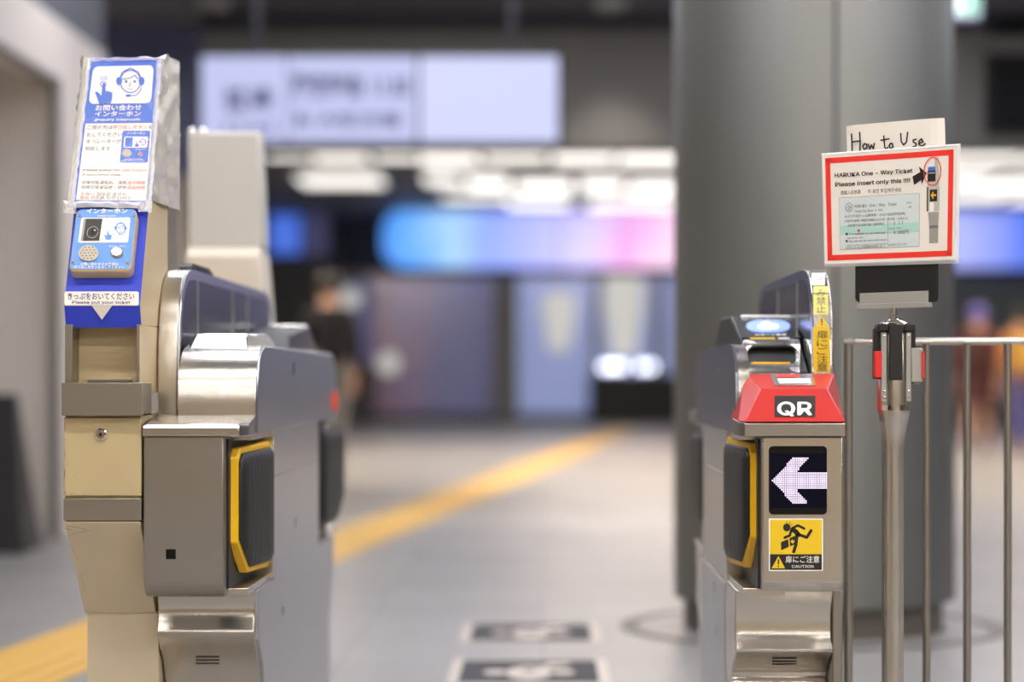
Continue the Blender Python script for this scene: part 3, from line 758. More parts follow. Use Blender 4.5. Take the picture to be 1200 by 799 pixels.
# stickers down the nose of the screen
fr = [(4.35, .44), (4.35, .84), (4.358, .93), (4.372, .978), (4.395, 1.018), (4.43, 1.05), (4.475, 1.066), (4.54, 1.0715)]
HN = Strip(fr)
b = MB()
b.drect(HN, 953, 383, 972.4, 435.5, 'yellowprint', .0008, n=4)
for i, ch in enumerate('扉にご注意'): b.dtext(HN, ch, (957.2, 396+i*9.6), (969.6, 396+i*9.6), 8.0, 'black', .0014, .0, cap=.8)
b.dpoly(HN, [(963, 370.2), (970.6, 382.3), (955.6, 382.3)], 'yellowprint', .0008); b.dline(HN, [(963, 374.5), (963, 378.4)], 1.2, 'black', .0012); b.dell(HN, 963, 380.6, .8, .7, 'black', .0014)
b.drect(HN, 953.0, 335.6, 970.6, 368.8, 'paleyellow', .0008, n=6)
for i, ch in enumerate('み禁止'): b.dtext(HN, ch, (956.6, 347+i*9.6), (967.4, 347+i*9.6), 7.8, 'greyink', .0014, .0, cap=.8)
b.drect(HN, 951.2, 320.2, 966.6, 334.4, 'white', .0008, n=6)
b.dline(HN, [(959+4.8*math.cos(t*math.pi/8), 325.6+2.4*math.sin(t*math.pi/8)) for t in range(16)], .7, 'greyink', .0013, closed=True); b.dline(HN, [(955, 323), (963, 328.5)], .7, 'greyink', .0013)
tag(b.build('warning_stickers', h, smooth=False), 'yellow and white vertical warning stickers')
# pedestal and outer leg
front = [(4.36, 0), (4.395, .07), (4.412, .14), (4.412, .20), (4.400, .232), (4.388, .243), (4.387, .249), (4.397, .258), (4.394, .268), (4.372, .285), (4.338, .302), (4.308, .3165), (4.303, .321), (4.306, .327), (4.318, .340), (4.324, .36), (4.322, .39), (4.312, .42), (4.300, .4385)]
PER = Strip(front)
prof = front + [(yR-y, z) for y, z in reversed(front)]
b = MB(); b.prism_x(prof, xI, .5645, 'steel'); pocketed_vents(b, PER, 905, 933.2, (770.9, 774.4, 777.8))
b.build('pedestal', rg, bevel=.003, angle=30)
b = MB(); b.box(.5650, .5850, 4.315, yR-4.315, 0, .44, 'steel_dull'); b.build('outer_leg', rg, bevel=.003)
b = MB()
b.box(xI-.002, xI+.001, 4.55, yR-4.55, .006, .43, 'steel_side')
for i in range(3): b.box(xI-.0026, xI, 4.80, 4.82, .405-i*.008, .409-i*.008, 'dark')
b.box(xI-.0028, xI, 4.74, 4.76, .30, .325, 'steel_dull')
b.build('pedestal_side', rg, bevel=.001)

# ================================================================== belt post with the ticket notice
bp = thing('belt_barrier_post', (.659, 4.16, 0), 'slim steel retractable belt post with black and red belt clips', 'barrier post')
d = 4.16; cx = X(1047.5, d)
b = MB(); R = lambda px: px*d/FPX
b.lathe((cx, d, 0), [(.16, 0), (.16, .008), (.15, .014), (.03, .022), (R(11.4), .03), (R(11.4), Z(524, d)), (R(13), Z(510, d)), (R(16), Z(495, d)), (R(18.6), Z(484, d)), (R(19.2), Z(478, d)), (R(19.2), Z(384, d)), (R(17.5), Z(381.5, d)), (.001, Z(381.5, d))], 'steel_pole', seg=40)
b.build('pole', bp, angle=40)
b = MB(); b.lathe((cx, d, 0), [(.001, Z(382, d)), (R(18), Z(382, d)), (R(16), Z(378.5, d)), (R(9), Z(375, d)), (R(8.6), Z(373, d)), (.001, Z(372.6, d))], 'chrome', seg=36); b.build('domed_cap', bp)
b = MB(); b.tube((cx, d, Z(375, d)), (cx, d, Z(360.5, d)), R(3.4), m='steel_dull'); b.tube((cx, d, Z(369, d)), (cx, d, Z(366.5, d)), R(4.2), m='chrome'); b.build('stem', bp)
b = MB(); y0 = d-R(20.5)
b.box(X(1039, d), X(1054, d), y0-.003, y0+.01, Z(445, d), Z(381, d), 'matt_black'); b.build('belt_slot_cover', bp, bevel=.001)
for sx in (-1, 1):
    b = MB(); q = lambda px: cx+sx*R(px)
    xs = sorted((q(17.5), q(24.5)))
    b.box(xs[0], xs[1], d-.012, d+.012, Z(444 if sx < 0 else 410, d), Z(384, d), 'matt_black')
    xs = sorted((q(8.5), q(22)))
    b.box(xs[0], xs[1], d-.034, d+.012, Z(389, d), Z(379.5, d), 'matt_black')
    b.build('belt_clip', bp, bevel=.003)
    b = MB(); xs = sorted((q(11.5), q(17)))
    b.box(xs[0], xs[1], y0+.002, y0+.012, Z(470, d), Z(390, d), 'greyplastic'); 
    for py in (394, 458, 465): b.lathe((q(14.2), y0+.001, Z(py, d)), [(.0025, 0), (.002, .0015), (.0005, .0015)], 'chrome', seg=10, axis='y')
    b.build('rail', bp, bevel=.0015)
b = MB(); b.box(X(1023, d), X(1033, d), d-.030, d-.004, Z(442.5, d), Z(411.5, d), 'redtab'); tag(b.build('belt_end', bp, bevel=.0015), 'red belt end')
b = MB(); b.box(X(1064.5, d), X(1078, d), d-.034, d+.02, Z(448, d), Z(408, d), 'greyplastic'); b.box(X(1067, d), X(1076, d), d-.03, d+.01, Z(450, d), Z(447, d), 'greyplastic'); bc = b.build('belt_casing', bp, bevel=.004)
b = MB(); b.box(X(1076.5, d), X(1079.3, d), d-.038, d+.012, Z(443, d), Z(412, d), 'redtab'); b.build('belt_end', bc, bevel=.0006)
b = MB(); b.lathe((cx, d, 0), [(R(19.25), Z(480.5, d)), (R(19.6), Z(480.4, d)), (R(19.6), Z(474.5, d)), (R(19.25), Z(474.4, d))], 'chrome', seg=40); b.build('label_ring', bp)
# sign holder
SG = Flat((X(963, 4.25), 4.25, Z(181, 4.25)), (X(1125, 4.07), 4.07, Z(170, 4.07)), (X(966, 4.25), 4.25, Z(310, 4.25)))
n = SG.n
b = MB()
b.prism([SG.hit(*p, -.008) for p in rr(999.5, 230, 1096.5, 354, 5)], -n*.004, 'matt_black'); b.build('sign_backing', bp, bevel=.001)
b = MB()
b.prism([SG.hit(*p, -.006) for p in ((1005.5, 343.5), (1086, 340.5), (1086, 356), (1005.5, 357.6))], -n*.0016, 'greyplastic')
b.prism([SG.hit(*p, .002) for p in ((1005, 356.2), (1087, 353.8), (1087.6, 359.8), (1005, 362.6))], -n*.020, 'greyplastic')
b.build('bracket', bp, bevel=.001)

sign = thing('ticket_notice', (.651, 4.15, 1.02), 'white laminated notice with red border showing a one-way ticket, on the belt post', 'notice')
q = quadmap((963, 181.2), (1121.8, 170.0), (1119.5, 304.5), (966.3, 310.2))
def hq(u, v, off=0): return SG.hit(*q((u, v)), off)
b = MB()
b.prism([hq(*p, .0) for p in ((0, 0), (1, 0), (1, 1), (0, 1))], -n*.006, 'paper')
board = b.build('board', sign, bevel=.001)
b = MB()
def qp(pts, m, off=.0005): b.poly([hq(u, v, off) for u, v in pts], m)
def qr(u0, v0, u1, v1, m, off=.0005): qp(((u0, v0), (u1, v0), (u1, v1), (u0, v1)), m, off)
for r in ((.025, .035, .975, .085), (.025, .915, .975, .965), (.025, .035, .062, .965), (.938, .035, .975, .965)): qr(*r, 'redprint')
def qt(t, u0, u1, v, h, m='black', bold=0, cap=.7, off=.0012):
    p0, p1 = q((u0, v)), q((u1, v)); b.dtext(SG, t, p0, p1, h, m, off, bold, up=(-.02, -1), cap=cap)
qt('HARUKA One - Way Ticket', .095, .672, .215, 6.4, 'black', .022)
qt('Please insert only this !!!!', .098, .655, .298, 6.4, 'black', .022)
qt('请插入这张票', .135, .285, .372, 4.2, 'ink', 0, .8); qt('이 표만 투입해주세요', .34, .59, .375, 4.4, 'ink', 0, .8)
qr(.122, .40, .725, .985-.115, 'greyink', .0005); qr(.124, .403, .7235, .867, 'ticket', .0008); qr(.124, .655, .7235, .735, 'ticketband', .0011)
b.dline(SG, [q((.196+.026*math.cos(t*math.pi/8), .492+.04*math.sin(t*math.pi/8))) for t in range(16)], .5, 'ink', .0012, closed=True)
b.dline(SG, [q(p) for p in ((.18, .50), (.196, .472), (.212, .50), (.196, .495), (.196, .515), (.182, .515), (.211, .515))], .5, 'ink', .0013)
O = .0015
qt('HARUKA   One - Way   Ticket', .235, .555, .497, 4.6, 'ink', 0, .7, O); qt('580', .63, .665, .488, 2.6, 'ink', 0, .7, O); qt('-08', .635, .665, .525, 2.6, 'ink', 0, .7, O)
qt('Osaka City Zone  ⇒  KIX', .24, .45, .54, 2.6, 'ink', 0, .7, O)
qt('はるか片道きっぷ(乗車券・はるか指定席特急券)', .165, .62, .583, 2.9, 'ink', 0, .8, O)
qt('大阪市内各駅→関西空港駅(はるか号・新大阪・大阪から)', .162, .64, .626, 2.9, 'ink', 0, .8, O)
qt('- 指定席の日指定可能１乗車限定 -', .175, .47, .665, 2.7, 'ink', 0, .8, O)
b.dpoly(SG, [q((.268+(.014 if i % 2 == 0 else .006)*math.sin(i*math.pi/5), .706-(.021 if i % 2 == 0 else .009)*math.cos(i*math.pi/5))) for i in range(10)], 'redprint', O)
qt('-  2.  1 1', .50, .605, .665, 4.6, 'ink', 0, .7, O); qt('(VALID  1DAY)', .495, .595, .708, 2.8, 'ink', 0, .7, O); qt('￥1800円', .53, .645, .752, 4.2, 'ink', 0, .7, O)
b.dline(SG, [q((.488, .60)), q((.488, .83))], .4, 'greyink', O)
qt('■ It is available to use reserved', .168, .465, .742, 2.7, 'ink', 0, .7, O); qt('seats on', .18, .30, .775, 2.6, 'ink', 0, .7, O); qt('■ See web-site for more information', .168, .478, .806, 2.7, 'ink', 0, .7, O)
qt('https://www.westjr.co.jp/global/en/', .175, .485, .84, 2.5, 'greyink', 0, .7, O)
qt('2024.12.10 大阪駅MV69 (4- )', .168, .46, .866-.002, 2.4, 'ink', 0, .7, O); qt('40490-02 C 53', .492, .63, .852, 2.8, 'ink', 0, .7, O)
# arrow and small picture of a gate
b.dpoly(SG, [q(p) for p in ((.672, .415-.165), (.73, .215), (.720, .165), (.778, .225), (.742, .325), (.737, .285), (.685, .325))], 'black', .0012)
qp(((.835, .10), (.862, .09), (.868, .33), (.838, .33)), 'pale_case', .0008)
qr(.785, .19, .868, .34, 'pale_case', .0009); qr(.789, .175, .842, .225, 'sign_blue', .0012); qr(.785, .21, .845, .305, 'black', .0013); qr(.792, .222, .84, .236, 'greyplastic', .0015)
qr(.782, .345, .875, .565, 'pale_case', .0008); qr(.780, .35, .790, .565, 'black', .0011); qr(.802, .375, .858, .48, 'black', .0011); qr(.802, .485, .835, .565, 'white', .0011)
b.dpoly(SG, [q(p) for p in ((.810, .425), (.828, .392), (.833, .402), (.824, .416), (.850, .416), (.850, .434), (.824, .434), (.833, .45), (.828, .46))], 'yellow', .0014)
qp(((.790, .575), (.872, .575), (.868, .68), (.868, .845), (.800, .845), (.800, .70)), 'greyplastic', .0008); qr(.80, .69, .867, .715, 'greyink', .0011)
b.dline(SG, [q((.822+.063*math.cos(t*math.pi/14), .215+.122*math.sin(t*math.pi/14))) for t in range(28)], 1.1, 'redprint', .0018, closed=True)
tag(b.build('printed_notice', board, smooth=False), 'red bordered print with ticket picture and black arrow')
b = MB()                                                              # lamination: clear margin round the sheet
rim = [(-.006, -.012), (1.022, -.012), (1.022, 1.03), (-.006, 1.022)]; inn = [(.0, .0), (1.0, .0), (1.0, 1.0), (.0, 1.0)]
b.loft([[hq(u, v, -.002) for u, v in rim], [hq(u, v, .0012) for u, v in inn], [hq(u*.99+.005, v*.985+.007, .0014) for u, v in inn]], 'sleeve_edge', cap=False)
tag(b.build('lamination', board, smooth=False), 'clear laminated edge')

note = MB()                                                           # handwritten note tucked behind the notice
qn = quadmap((986.3, 147), (1101.5, 137.2), (1103, 215), (987, 224))
rows = []
for j in range(9):
    row = []
    for i in range(17):
        u, v = i/16, j/8
        c = .010*((2*u-1)**6); px, py = qn((u + (.004*math.sin(v*4) if i in (0, 16) else 0), v))
        row.append(SG.hit(px, py, -.0075-c))
    rows.append(row)
note.loft(rows, 'paper', cap=False, closed=False)
th = [[p - n*.0006 for p in r] for r in rows]
note.loft(th, 'paper', cap=False, closed=False)
hw = lambda pts: [(950+x*.2378, 130+y*.2378) for x, y in pts]
for pts in ([(193, 112), (195, 150), (196, 194)], [(233, 104), (236, 150), (234, 194)], [(195, 152), (235, 146)],
            [(258, 160), (248, 172), (256, 188), (270, 180), (268, 164), (258, 160)], [(276, 162), (283, 186), (291, 166), (300, 185), (306, 158)],
            [(352, 122), (357, 180), (366, 186), (372, 178)], [(338, 143), (378, 136)], [(386, 158), (378, 172), (386, 184), (398, 176), (395, 160), (386, 158)],
            [(436, 110), (438, 150), (450, 166), (464, 152), (470, 104)], [(512, 138), (497, 142), (498, 152), (512, 160), (510, 172), (494, 176)],
            [(524, 160), (546, 150), (538, 136), (526, 148), (528, 166), (544, 172), (556, 160)]):
    note.dline(SG, hw(pts), 1.7, 'black', -.0062)
tag(note.build('handwritten_note', smooth=False), 'white paper note handwritten How to Use, sticking up behind the red bordered notice', 'paper note')

# ================================================================== railing
rl = thing('railing', (1.0, 4.62, 0), 'steel railing with slim round bars, behind the belt post', 'railing')
d = 4.62; zr = Z(400, d)
b = MB(); b.tube((X(1001, d), d, zr), (X(1345, d), d, zr), .0072, m='steel'); b.tube((X(988, d), d, zr), (X(999.5, d), d, zr), .0072, m='steel'); b.build('handrail', rl)
for i in range(8):
    px = 990.5+47.6*i if i else 994
    b = MB(); b.tube((X(px, d), d, .05 if i else 0), (X(px, d), d, zr-.003), .0082 if i else .0095, m='steel_dull'); b.build('bar', rl)
b = MB(); b.tube((X(988, d), d, .06), (X(1345, d), d, .06), .009, m='steel_dull'); b.build('bottom_rail', rl)
b = MB(); b.tube((X(1345, d), d, 0), (X(1345, d), d, zr), .016, m='steel'); b.build('end_post', rl)
# ================================================================== the concourse
def floor_mat():
    m = mat('grey_floor_tile', '#aeaba9', .38, var=.05, vscale=1.5, rvar=.05, spec=.35)
    nt = m.node_tree; b = nt.nodes['Principled BSDF']
    br = nt.nodes.new('ShaderNodeTexBrick'); br.offset = 0
    tc = nt.nodes.new('ShaderNodeTexCoord'); nt.links.new(tc.outputs['Object'], br.inputs['Vector'])
    br.inputs['Scale'].default_value = 1; br.inputs['Brick Width'].default_value = .6; br.inputs['Row Height'].default_value = .6; br.inputs['Mortar Size'].default_value = .004
    br.inputs['Color1'].default_value = lin('#8c8986'); br.inputs['Color2'].default_value = lin('#94918d'); br.inputs['Mortar'].default_value = lin('#75726f')
    nt.links.new(br.outputs['Color'], b.inputs['Base Color'])
    return m
M['floor'] = floor_mat()
M['ceil'] = mat('dark_ceiling', '#50515c', .6)
M['ceil_far'] = mat('far_ceiling', '#8b8c92', .6)
M['wall'] = mat('beige_wall', '#dad2c8', .55, var=.03, vscale=1)
M['wall_warm'] = mat('warm_wall', '#cdb693', .6, var=.04, vscale=1)
M['bulk'] = mat('grey_brown_bulkhead', '#6f6a64', .5, var=.04, vscale=1)
M['bulk_dark'] = mat('dark_band', '#3c3c42', .5)
M['bluegrey'] = mat('blue_grey_panel', '#7c83b0', .3, var=.08, vscale=.6)  # blue glow on the far left panel put into the colour
M['far_wall'] = mat('far_dark_wall', '#3f3f44', .5, var=.1, vscale=.5)
M['colsteel'] = mat('column_cladding', (.25, .25, .237, 1), .48, 1, var=.05, vscale=1, stretch=(20, 20, .5), rvar=.04)
M['plinth'] = mat('column_plinth', '#5c554d', .5)
M['tactile'] = mat('yellow_tactile_tile', '#deb256', .5, var=.05, vscale=4)
M['lampwhite'] = mat('lamp_diffuser', '#ffffff', .5, emit=1.7, ecol='#fffaf2')
M['lampnear'] = mat('near_lamp_diffuser', '#ffffff', .5, emit=43, ecol='#fff7ee')
M['lampcool'] = mat('cool_lamp_diffuser', '#ffffff', .5, emit=15, ecol='#f4f5ff')
M['lamphall_added'] = mat('added_hall_lamp_diffuser', '#ffffff', .5, emit=62, ecol='#ffeedb')
M['lamphousing'] = mat('lamp_housing', '#c9c9c9', .4)
M['screen'] = mat('lit_board', '#1c1d24', .4, emit=.95, ecol='#c6cbf4')
M['screen2'] = mat('lit_board_plain', '#1c1d24', .4, emit=1.0, ecol='#d0d4f9')
M['boardtext'] = mat('board_lettering', '#1c1d24', .5, emit=.5, ecol='#5c639c')
M['frame'] = mat('dark_frame', '#1d1d22', .5, spec=.3)
M['darkscreen'] = mat('unlit_screen', '#0c0c0e', .5, spec=.12)
M['exitgreen'] = mat('exit_sign_green', '#6fc59a', .4, emit=.5, ecol='#58c890')
M['exitwhite'] = mat('exit_sign_white', '#eef6f4', .4, emit=.9, ecol='#e6f4f6')

def ramp_sign(name, stops, strength, x0, x1, wob=1.2):
    """a lit shop sign: its own printed colours along its length"""
    m = bpy.data.materials.new(name); m.use_nodes = True; nt = m.node_tree; b = nt.nodes['Principled BSDF']
    tc = nt.nodes.new('ShaderNodeTexCoord'); sp = nt.nodes.new('ShaderNodeSeparateXYZ'); nt.links.new(tc.outputs['Object'], sp.inputs[0])
    mr = nt.nodes.new('ShaderNodeMapRange'); mr.inputs['From Min'].default_value = x0; mr.inputs['From Max'].default_value = x1
    nz = nt.nodes.new('ShaderNodeTexNoise'); nz.inputs['Scale'].default_value = .9; nt.links.new(tc.outputs['Object'], nz.inputs['Vector'])
    ma = nt.nodes.new('ShaderNodeMath'); ma.operation = 'MULTIPLY_ADD'; ma.inputs[1].default_value = wob; nt.links.new(nz.outputs['Fac'], ma.inputs[0]); nt.links.new(sp.outputs['X'], ma.inputs[2])
    nt.links.new(ma.outputs[0], mr.inputs['Value'])
    cr = nt.nodes.new('ShaderNodeValToRGB'); e = cr.color_ramp.elements
    while len(e) > 1: e.remove(e[-1])
    e[0].position = stops[0][0]; e[0].color = lin(stops[0][1])
    for p, c in stops[1:]: el = e.new(p); el.color = lin(c)
    nt.links.new(mr.outputs[0], cr.inputs[0]); nt.links.new(cr.outputs[0], b.inputs['Emission Color']); nt.links.new(cr.outputs[0], b.inputs['Base Color'])
    b.inputs['Emission Strength'].default_value = strength; b.inputs['Roughness'].default_value = .3
    return m
FAR, CZ, FCZ = 42.0, 3.45, 4.0
b = MB(); b.box(-14, 18, -8, 46, -.2, 0, 'floor'); struct('floor', b, smooth=False)
b = MB(); b.box(-14, 18, -8, 16.2, CZ, CZ+.2, 'ceil'); struct('ceiling', b, smooth=False)
b = MB(); b.box(-14, 18, 16.2, 46, FCZ, FCZ+.2, 'ceil_far'); struct('ceiling_far', b, smooth=False)
b = MB()
b.box(-2.45, 18, 16.0, 16.25, Z(172, 16), Z(36, 16)-.0, 'bulk'); b.box(-2.45, 18, 15.97, 16.25, Z(36, 16), CZ, 'bulk_dark')
b.box(-2.45, 18, 15.98, 16.25, Z(172, 16)-.03, Z(172, 16), 'bulk_dark'); b.box(-14, 18, 16.2, 16.3, CZ-.02, FCZ+.02, 'bulk_dark')
b.box(X(1150, 16)-.09, X(1150, 16), 15.96, 16.0, Z(172, 16), CZ-.2, 'bulk'); b.box(3.0, 18, 15.96, 16.0, Z(58, 16), Z(44, 16), 'bulk')
struct('wall_bulkhead', b, bevel=.004)
b = MB(); b.box(-14, -2.45, 18.0, 18.2, Z(205, 18), FCZ, 'bluegrey'); b.box(-14, -2.9, 18.05, 18.2, 0, Z(205, 18), 'wall'); struct('wall_left_far', b, smooth=False)
b = MB()                                                              # left wall: pillar, lintel, alcove
b.box(-2.90, -2.56, 11.8, 13.05, 0, 2.75, 'wall'); b.box(-4.2, -2.90, 11.8, 12.1, 0, 2.75, 'wall')
b.box(-2.80, -2.56, 2.0, 11.8, 2.44, 2.75, 'wall'); b.box(-4.2, -2.80, 2.0, 11.8, 2.55, 2.75, 'wall')
b.box(-4.4, -4.2, 2.0, 12.1, 0, 2.75, 'wall'); b.box(-4.4, -2.56, 1.8, 2.0, 0, 2.75, 'wall')
b.box(-2.60, -2.556, 11.73, 11.80, 0, 2.44, 'bulk'); b.box(-2.60, -2.556, 2.0, 11.8, 2.40, 2.44, 'bulk')
struct('wall_left', b, bevel=.006)
b = MB(); b.box(-14, -2.58, -8, 13.05, 2.75, CZ, 'ceil'); struct('ceiling_soffit', b, smooth=False)
b = MB(); b.box(-14, 18, -8.2, -8, 0, CZ, 'wall_warm'); struct('wall_back', b, smooth=False)
b = MB(); b.box(18, 18.2, -8, 46, 0, FCZ, 'wall'); struct('wall_right', b, smooth=False)
b = MB(); b.box(-14.2, -14, -8, 46, 0, FCZ, 'wall'); struct('wall_left_outer', b, smooth=False)
b = MB(); b.box(-14, 18, 44.5, 44.7, 0, FCZ, 'far_wall'); struct('wall_far', b, smooth=False)
# column
b = MB(); cc = (X(952.5, 7.6), 7.6, 0); Rc = .475
b.lathe(cc, [(Rc, .105), (Rc, CZ)], 'colsteel', seg=96)
for a in (-100, -28, 150, 62): 
    a = math.radians(a+12); b.tube((cc[0]+Rc*math.cos(a), cc[1]+Rc*math.sin(a), .105), (cc[0]+Rc*math.cos(a), cc[1]+Rc*math.sin(a), CZ), .006, m='bulk_dark', seg=8)
b.lathe(cc, [(.44, 0), (.44, .107)], 'plinth', seg=72)
struct('column', b, angle=40)
b = MB(); lo = []
for r, z in ((.60, .0005), (.60, .0035), (.66, .0035), (.66, .0005)): lo.append([(cc[0]+r*math.cos(i*math.pi/36), cc[1]+r*math.sin(i*math.pi/36), z) for i in range(72)])
b.loft(lo, 'plinth', cap=False); struct('trim_1', b, smooth=False)
# tactile strip
b = MB(); hw_ = .20
def tx(y): return -1.5 + (y-6.66)*.0975
strip = [(tx(-2)-hw_, -2), (tx(-2)+hw_, -2), (tx(36)+hw_, 36), (tx(36)-hw_, 36)]
b.prism([(x, y, .0) for x, y in strip], (0, 0, .006), 'tactile')
for k in range(320):
    y = -1.9+k*.06
    for off in (-.14, -.05, .05, .14): b.box(tx(y)+off-.016, tx(y)+off+.016, y-.022, y+.022, .006, .010, 'tactile')
tag(b.build('tactile_paving', smooth=False), 'yellow tactile guide strip running along the grey floor to the shops', 'floor strip', kind='thing')
# floor stickers
M['stickerpale'] = mat('pale_sticker_print', '#c2b6aa', .5); M['stickerdark'] = mat('dark_sticker_print', '#333338', .6, spec=.2)
def sticker(yc, label):
    x0 = -.037; t = thing('floor_sticker', (x0, yc, 0), label, 'floor sticker', 'dark stickers on the floor of the gate lane')
    b = MB(); S = [(x0+x, yc+y, .0012) for x, y in rr(-.23, -.275, .23, .275, .03)]; b.prism(S[::-1], (0, 0, -.0010), 'stickerpale'); sheet = b.build('backing', t, smooth=False)
    b = MB(); b.poly([(x0+x, yc+y, .0018) for x, y in rr(-.198, -.245, .198, .245, .012)], 'stickerdark')
    E = lambda cx, cy, rx, ry, m, z: b.poly([(x0+cx+rx*math.cos(i*math.pi/12), yc+cy+ry*math.sin(i*math.pi/12), z) for i in range(24)], m)
    E(0, -.04, .066, .15, 'stickerpale', .0022); E(-.098, -.03, .034, .055, 'stickerpale', .0023); E(.098, -.03, .034, .055, 'stickerpale', .0023)
    b.poly([(x0+x, yc+y, .0025) for x, y in ((.01, .04), (.06, .17), (.12, .18), (.12, .13), (.06, .06))], 'stickerpale')
    E(0, 0, .02, .03, 'black', .0028)
    b.build('print', sheet, smooth=False)
sticker(7.42, 'dark floor sticker with pale border, the farther of the two in the lane')
sticker(6.43, 'dark floor sticker with pale border, the nearer one, cut by the photo edge')

# near ceiling lamps: unseen linear fixtures; rows behind the camera added to light the fronts
def linear(x, y, z, L, w, m, label):
    t = thing('unseen_ceiling_light', (x, y, z), label, 'ceiling light', 'linear ceiling lights')
    b = MB(); b.box(x-L/2-.02, x+L/2+.02, y-w/2-.02, y+w/2+.02, z-.03, z, 'lamphousing'); b.build('housing', t)
    b = MB(); b.box(x-L/2, x+L/2, y-w/2, y+w/2, z-.045, z-.03, m); b.build('diffuser', t)
for y in (-5.5, -2.6, .4, 2.6, 5.06, 6.12, 8.6, 11.4, 13.8):
    for x in (-.9, 2.6, 6.2):
        linear(x, y, CZ, 2.6, .16 if y < 4 else .34, 'lampnear' if y < 4 else 'lampcool', 'unseen long white ceiling light, placed to light the gates')
for y in (18.5, 22.5, 26.5):  # added lamps hidden by the bulkhead, to brighten the floor beyond
    for x in (-4, 1.5, 7): linear(x, y, FCZ, 3.2, .3, 'lamphall_added', 'added white ceiling light hidden behind the bulkhead, lighting the far hall')
linear(-4.6, 15.0, CZ, 2.6, .3, 'lampcool', 'added unseen ceiling light for the blue grey panel behind the left wall')  # added lamp out of view, lights the blue-grey upper panel
# small downlights by the bulkhead
for px, lab in ((250, 'small round ceiling downlight above the departure board'), (715, 'small round ceiling downlight beside the column')):
    x = X(px, 15.3); t = thing('downlight', (x, 15.3, CZ), lab, 'ceiling light', 'round downlights')
    b = MB(); b.lathe((x, 15.3, CZ-.06), [(.10, 0), (.11, .06), (.085, .06), (.08, 0)], 'lamphousing'); b.build('rim', t)
    b = MB(); b.lathe((x, 15.3, CZ-.03), [(.001, 0), (.08, 0), (.08, .02)], 'lampwhite'); b.build('bulb', t)
# spotlight washing the bulkhead
x = X(722, 15.2)
# departure board
D = 14.0
bd = thing('departure_board', (X(445, D), D, 2.33), 'long lit white departure board hanging across the passage', 'display board')
b = MB(); b.box(X(231, D), X(659, D), D, D+.14, Z(171, D), Z(62, D), 'frame'); b.build('housing', bd, bevel=.01)
S = Strip([(D-.006, 2), (D-.006, 3)])
words_ = ((('普通', 262, 320, 128, 24), ('11:42', 262, 322, 154, 16)), (('関空特急 11:30', 343, 480, 112, 24), ('新大阪方面', 345, 470, 147, 14)), ())
for (x0, x1, m), ws in zip(((236, 336, 'screen'), (338, 488, 'screen'), (492, 654, 'screen2')), words_):
    b = MB(); b.box(X(x0, D), X(x1, D), D-.006, D, Z(166.5, D), Z(66.5, D), m)
    for t_, a, c, y, hh in ws: b.dtext(S, t_, (a, y), (c, y), hh, 'boardtext', .002, .03, cap=.8)
    b.build('lit_panel', bd, smooth=False)
for px in (300, 600):
    b = MB(); b.tube((X(px, D), D+.07, Z(62, D)-.005), (X(px, D), D+.07, CZ), .018, m='frame'); b.build('hanger', bd)
# unlit screens and exit sign on the bulkhead to the right
d = 15.9
for (x0, y0, x1, y1), lab in (((1157, 62, 1300, 158), 'dark unlit wall screen, the lower one right of the column'), ((1161, -70, 1300, 42), 'dark unlit wall screen, the upper one right of the column')):
    t = thing('wall_screen', (X((x0+x1)/2, d), d, Z(y1, d)), lab, 'screen', 'unlit wall screens')
    zt = min(Z(y0, d), CZ-.02)
    b = MB(); b.box(X(x0, d), X(x1, d), d, d+.09, Z(y1, d), zt, 'frame'); fr_ = b.build('casing', t, bevel=.01)
    b = MB(); b.box(X(x0+5, d), X(x1-5, d), d-.004, d, Z(y1-5, d), zt-.03, 'darkscreen'); b.build('display', fr_)
d = 12.5
t = thing('exit_sign', (X(1130, d), d, Z(19, d)), 'green and white lit exit sign hanging at the top beside the column', 'sign')
b = MB(); b.box(X(1108, d), X(1150, d), d, d+.06, Z(22, d), Z(-14, d), 'bluegrey'); b.build('case', t, bevel=.006)
b = MB(); b.box(X(1110.5, d), X(1147, d), d-.004, d, Z(18, d), Z(-12, d), 'exitwhite'); p_ = b.build('lit_face', t)
S = Strip([(d-.004, 2), (d-.004, 4)])
b = MB(); b.drect(S, 1127, -10, 1146, 16, 'exitgreen', .002); b.dell(S, 1135, -4, 2.4, 2.4, 'exitwhite', .003); b.dline(S, [(1134, 0), (1136, 7), (1131, 14)], 2, 'exitwhite', .003); b.dline(S, [(1136, 7), (1141, 13)], 2, 'exitwhite', .003); b.dline(S, [(1130, 3), (1140, 2)], 1.6, 'exitwhite', .003)
b.build('running_figure', p_, smooth=False)
b = MB(); b.tube((X(1130, d), d+.03, Z(-14, d)-.01), (X(1130, d), d+.03, CZ), .012, m='frame'); b.build('hanger', t)

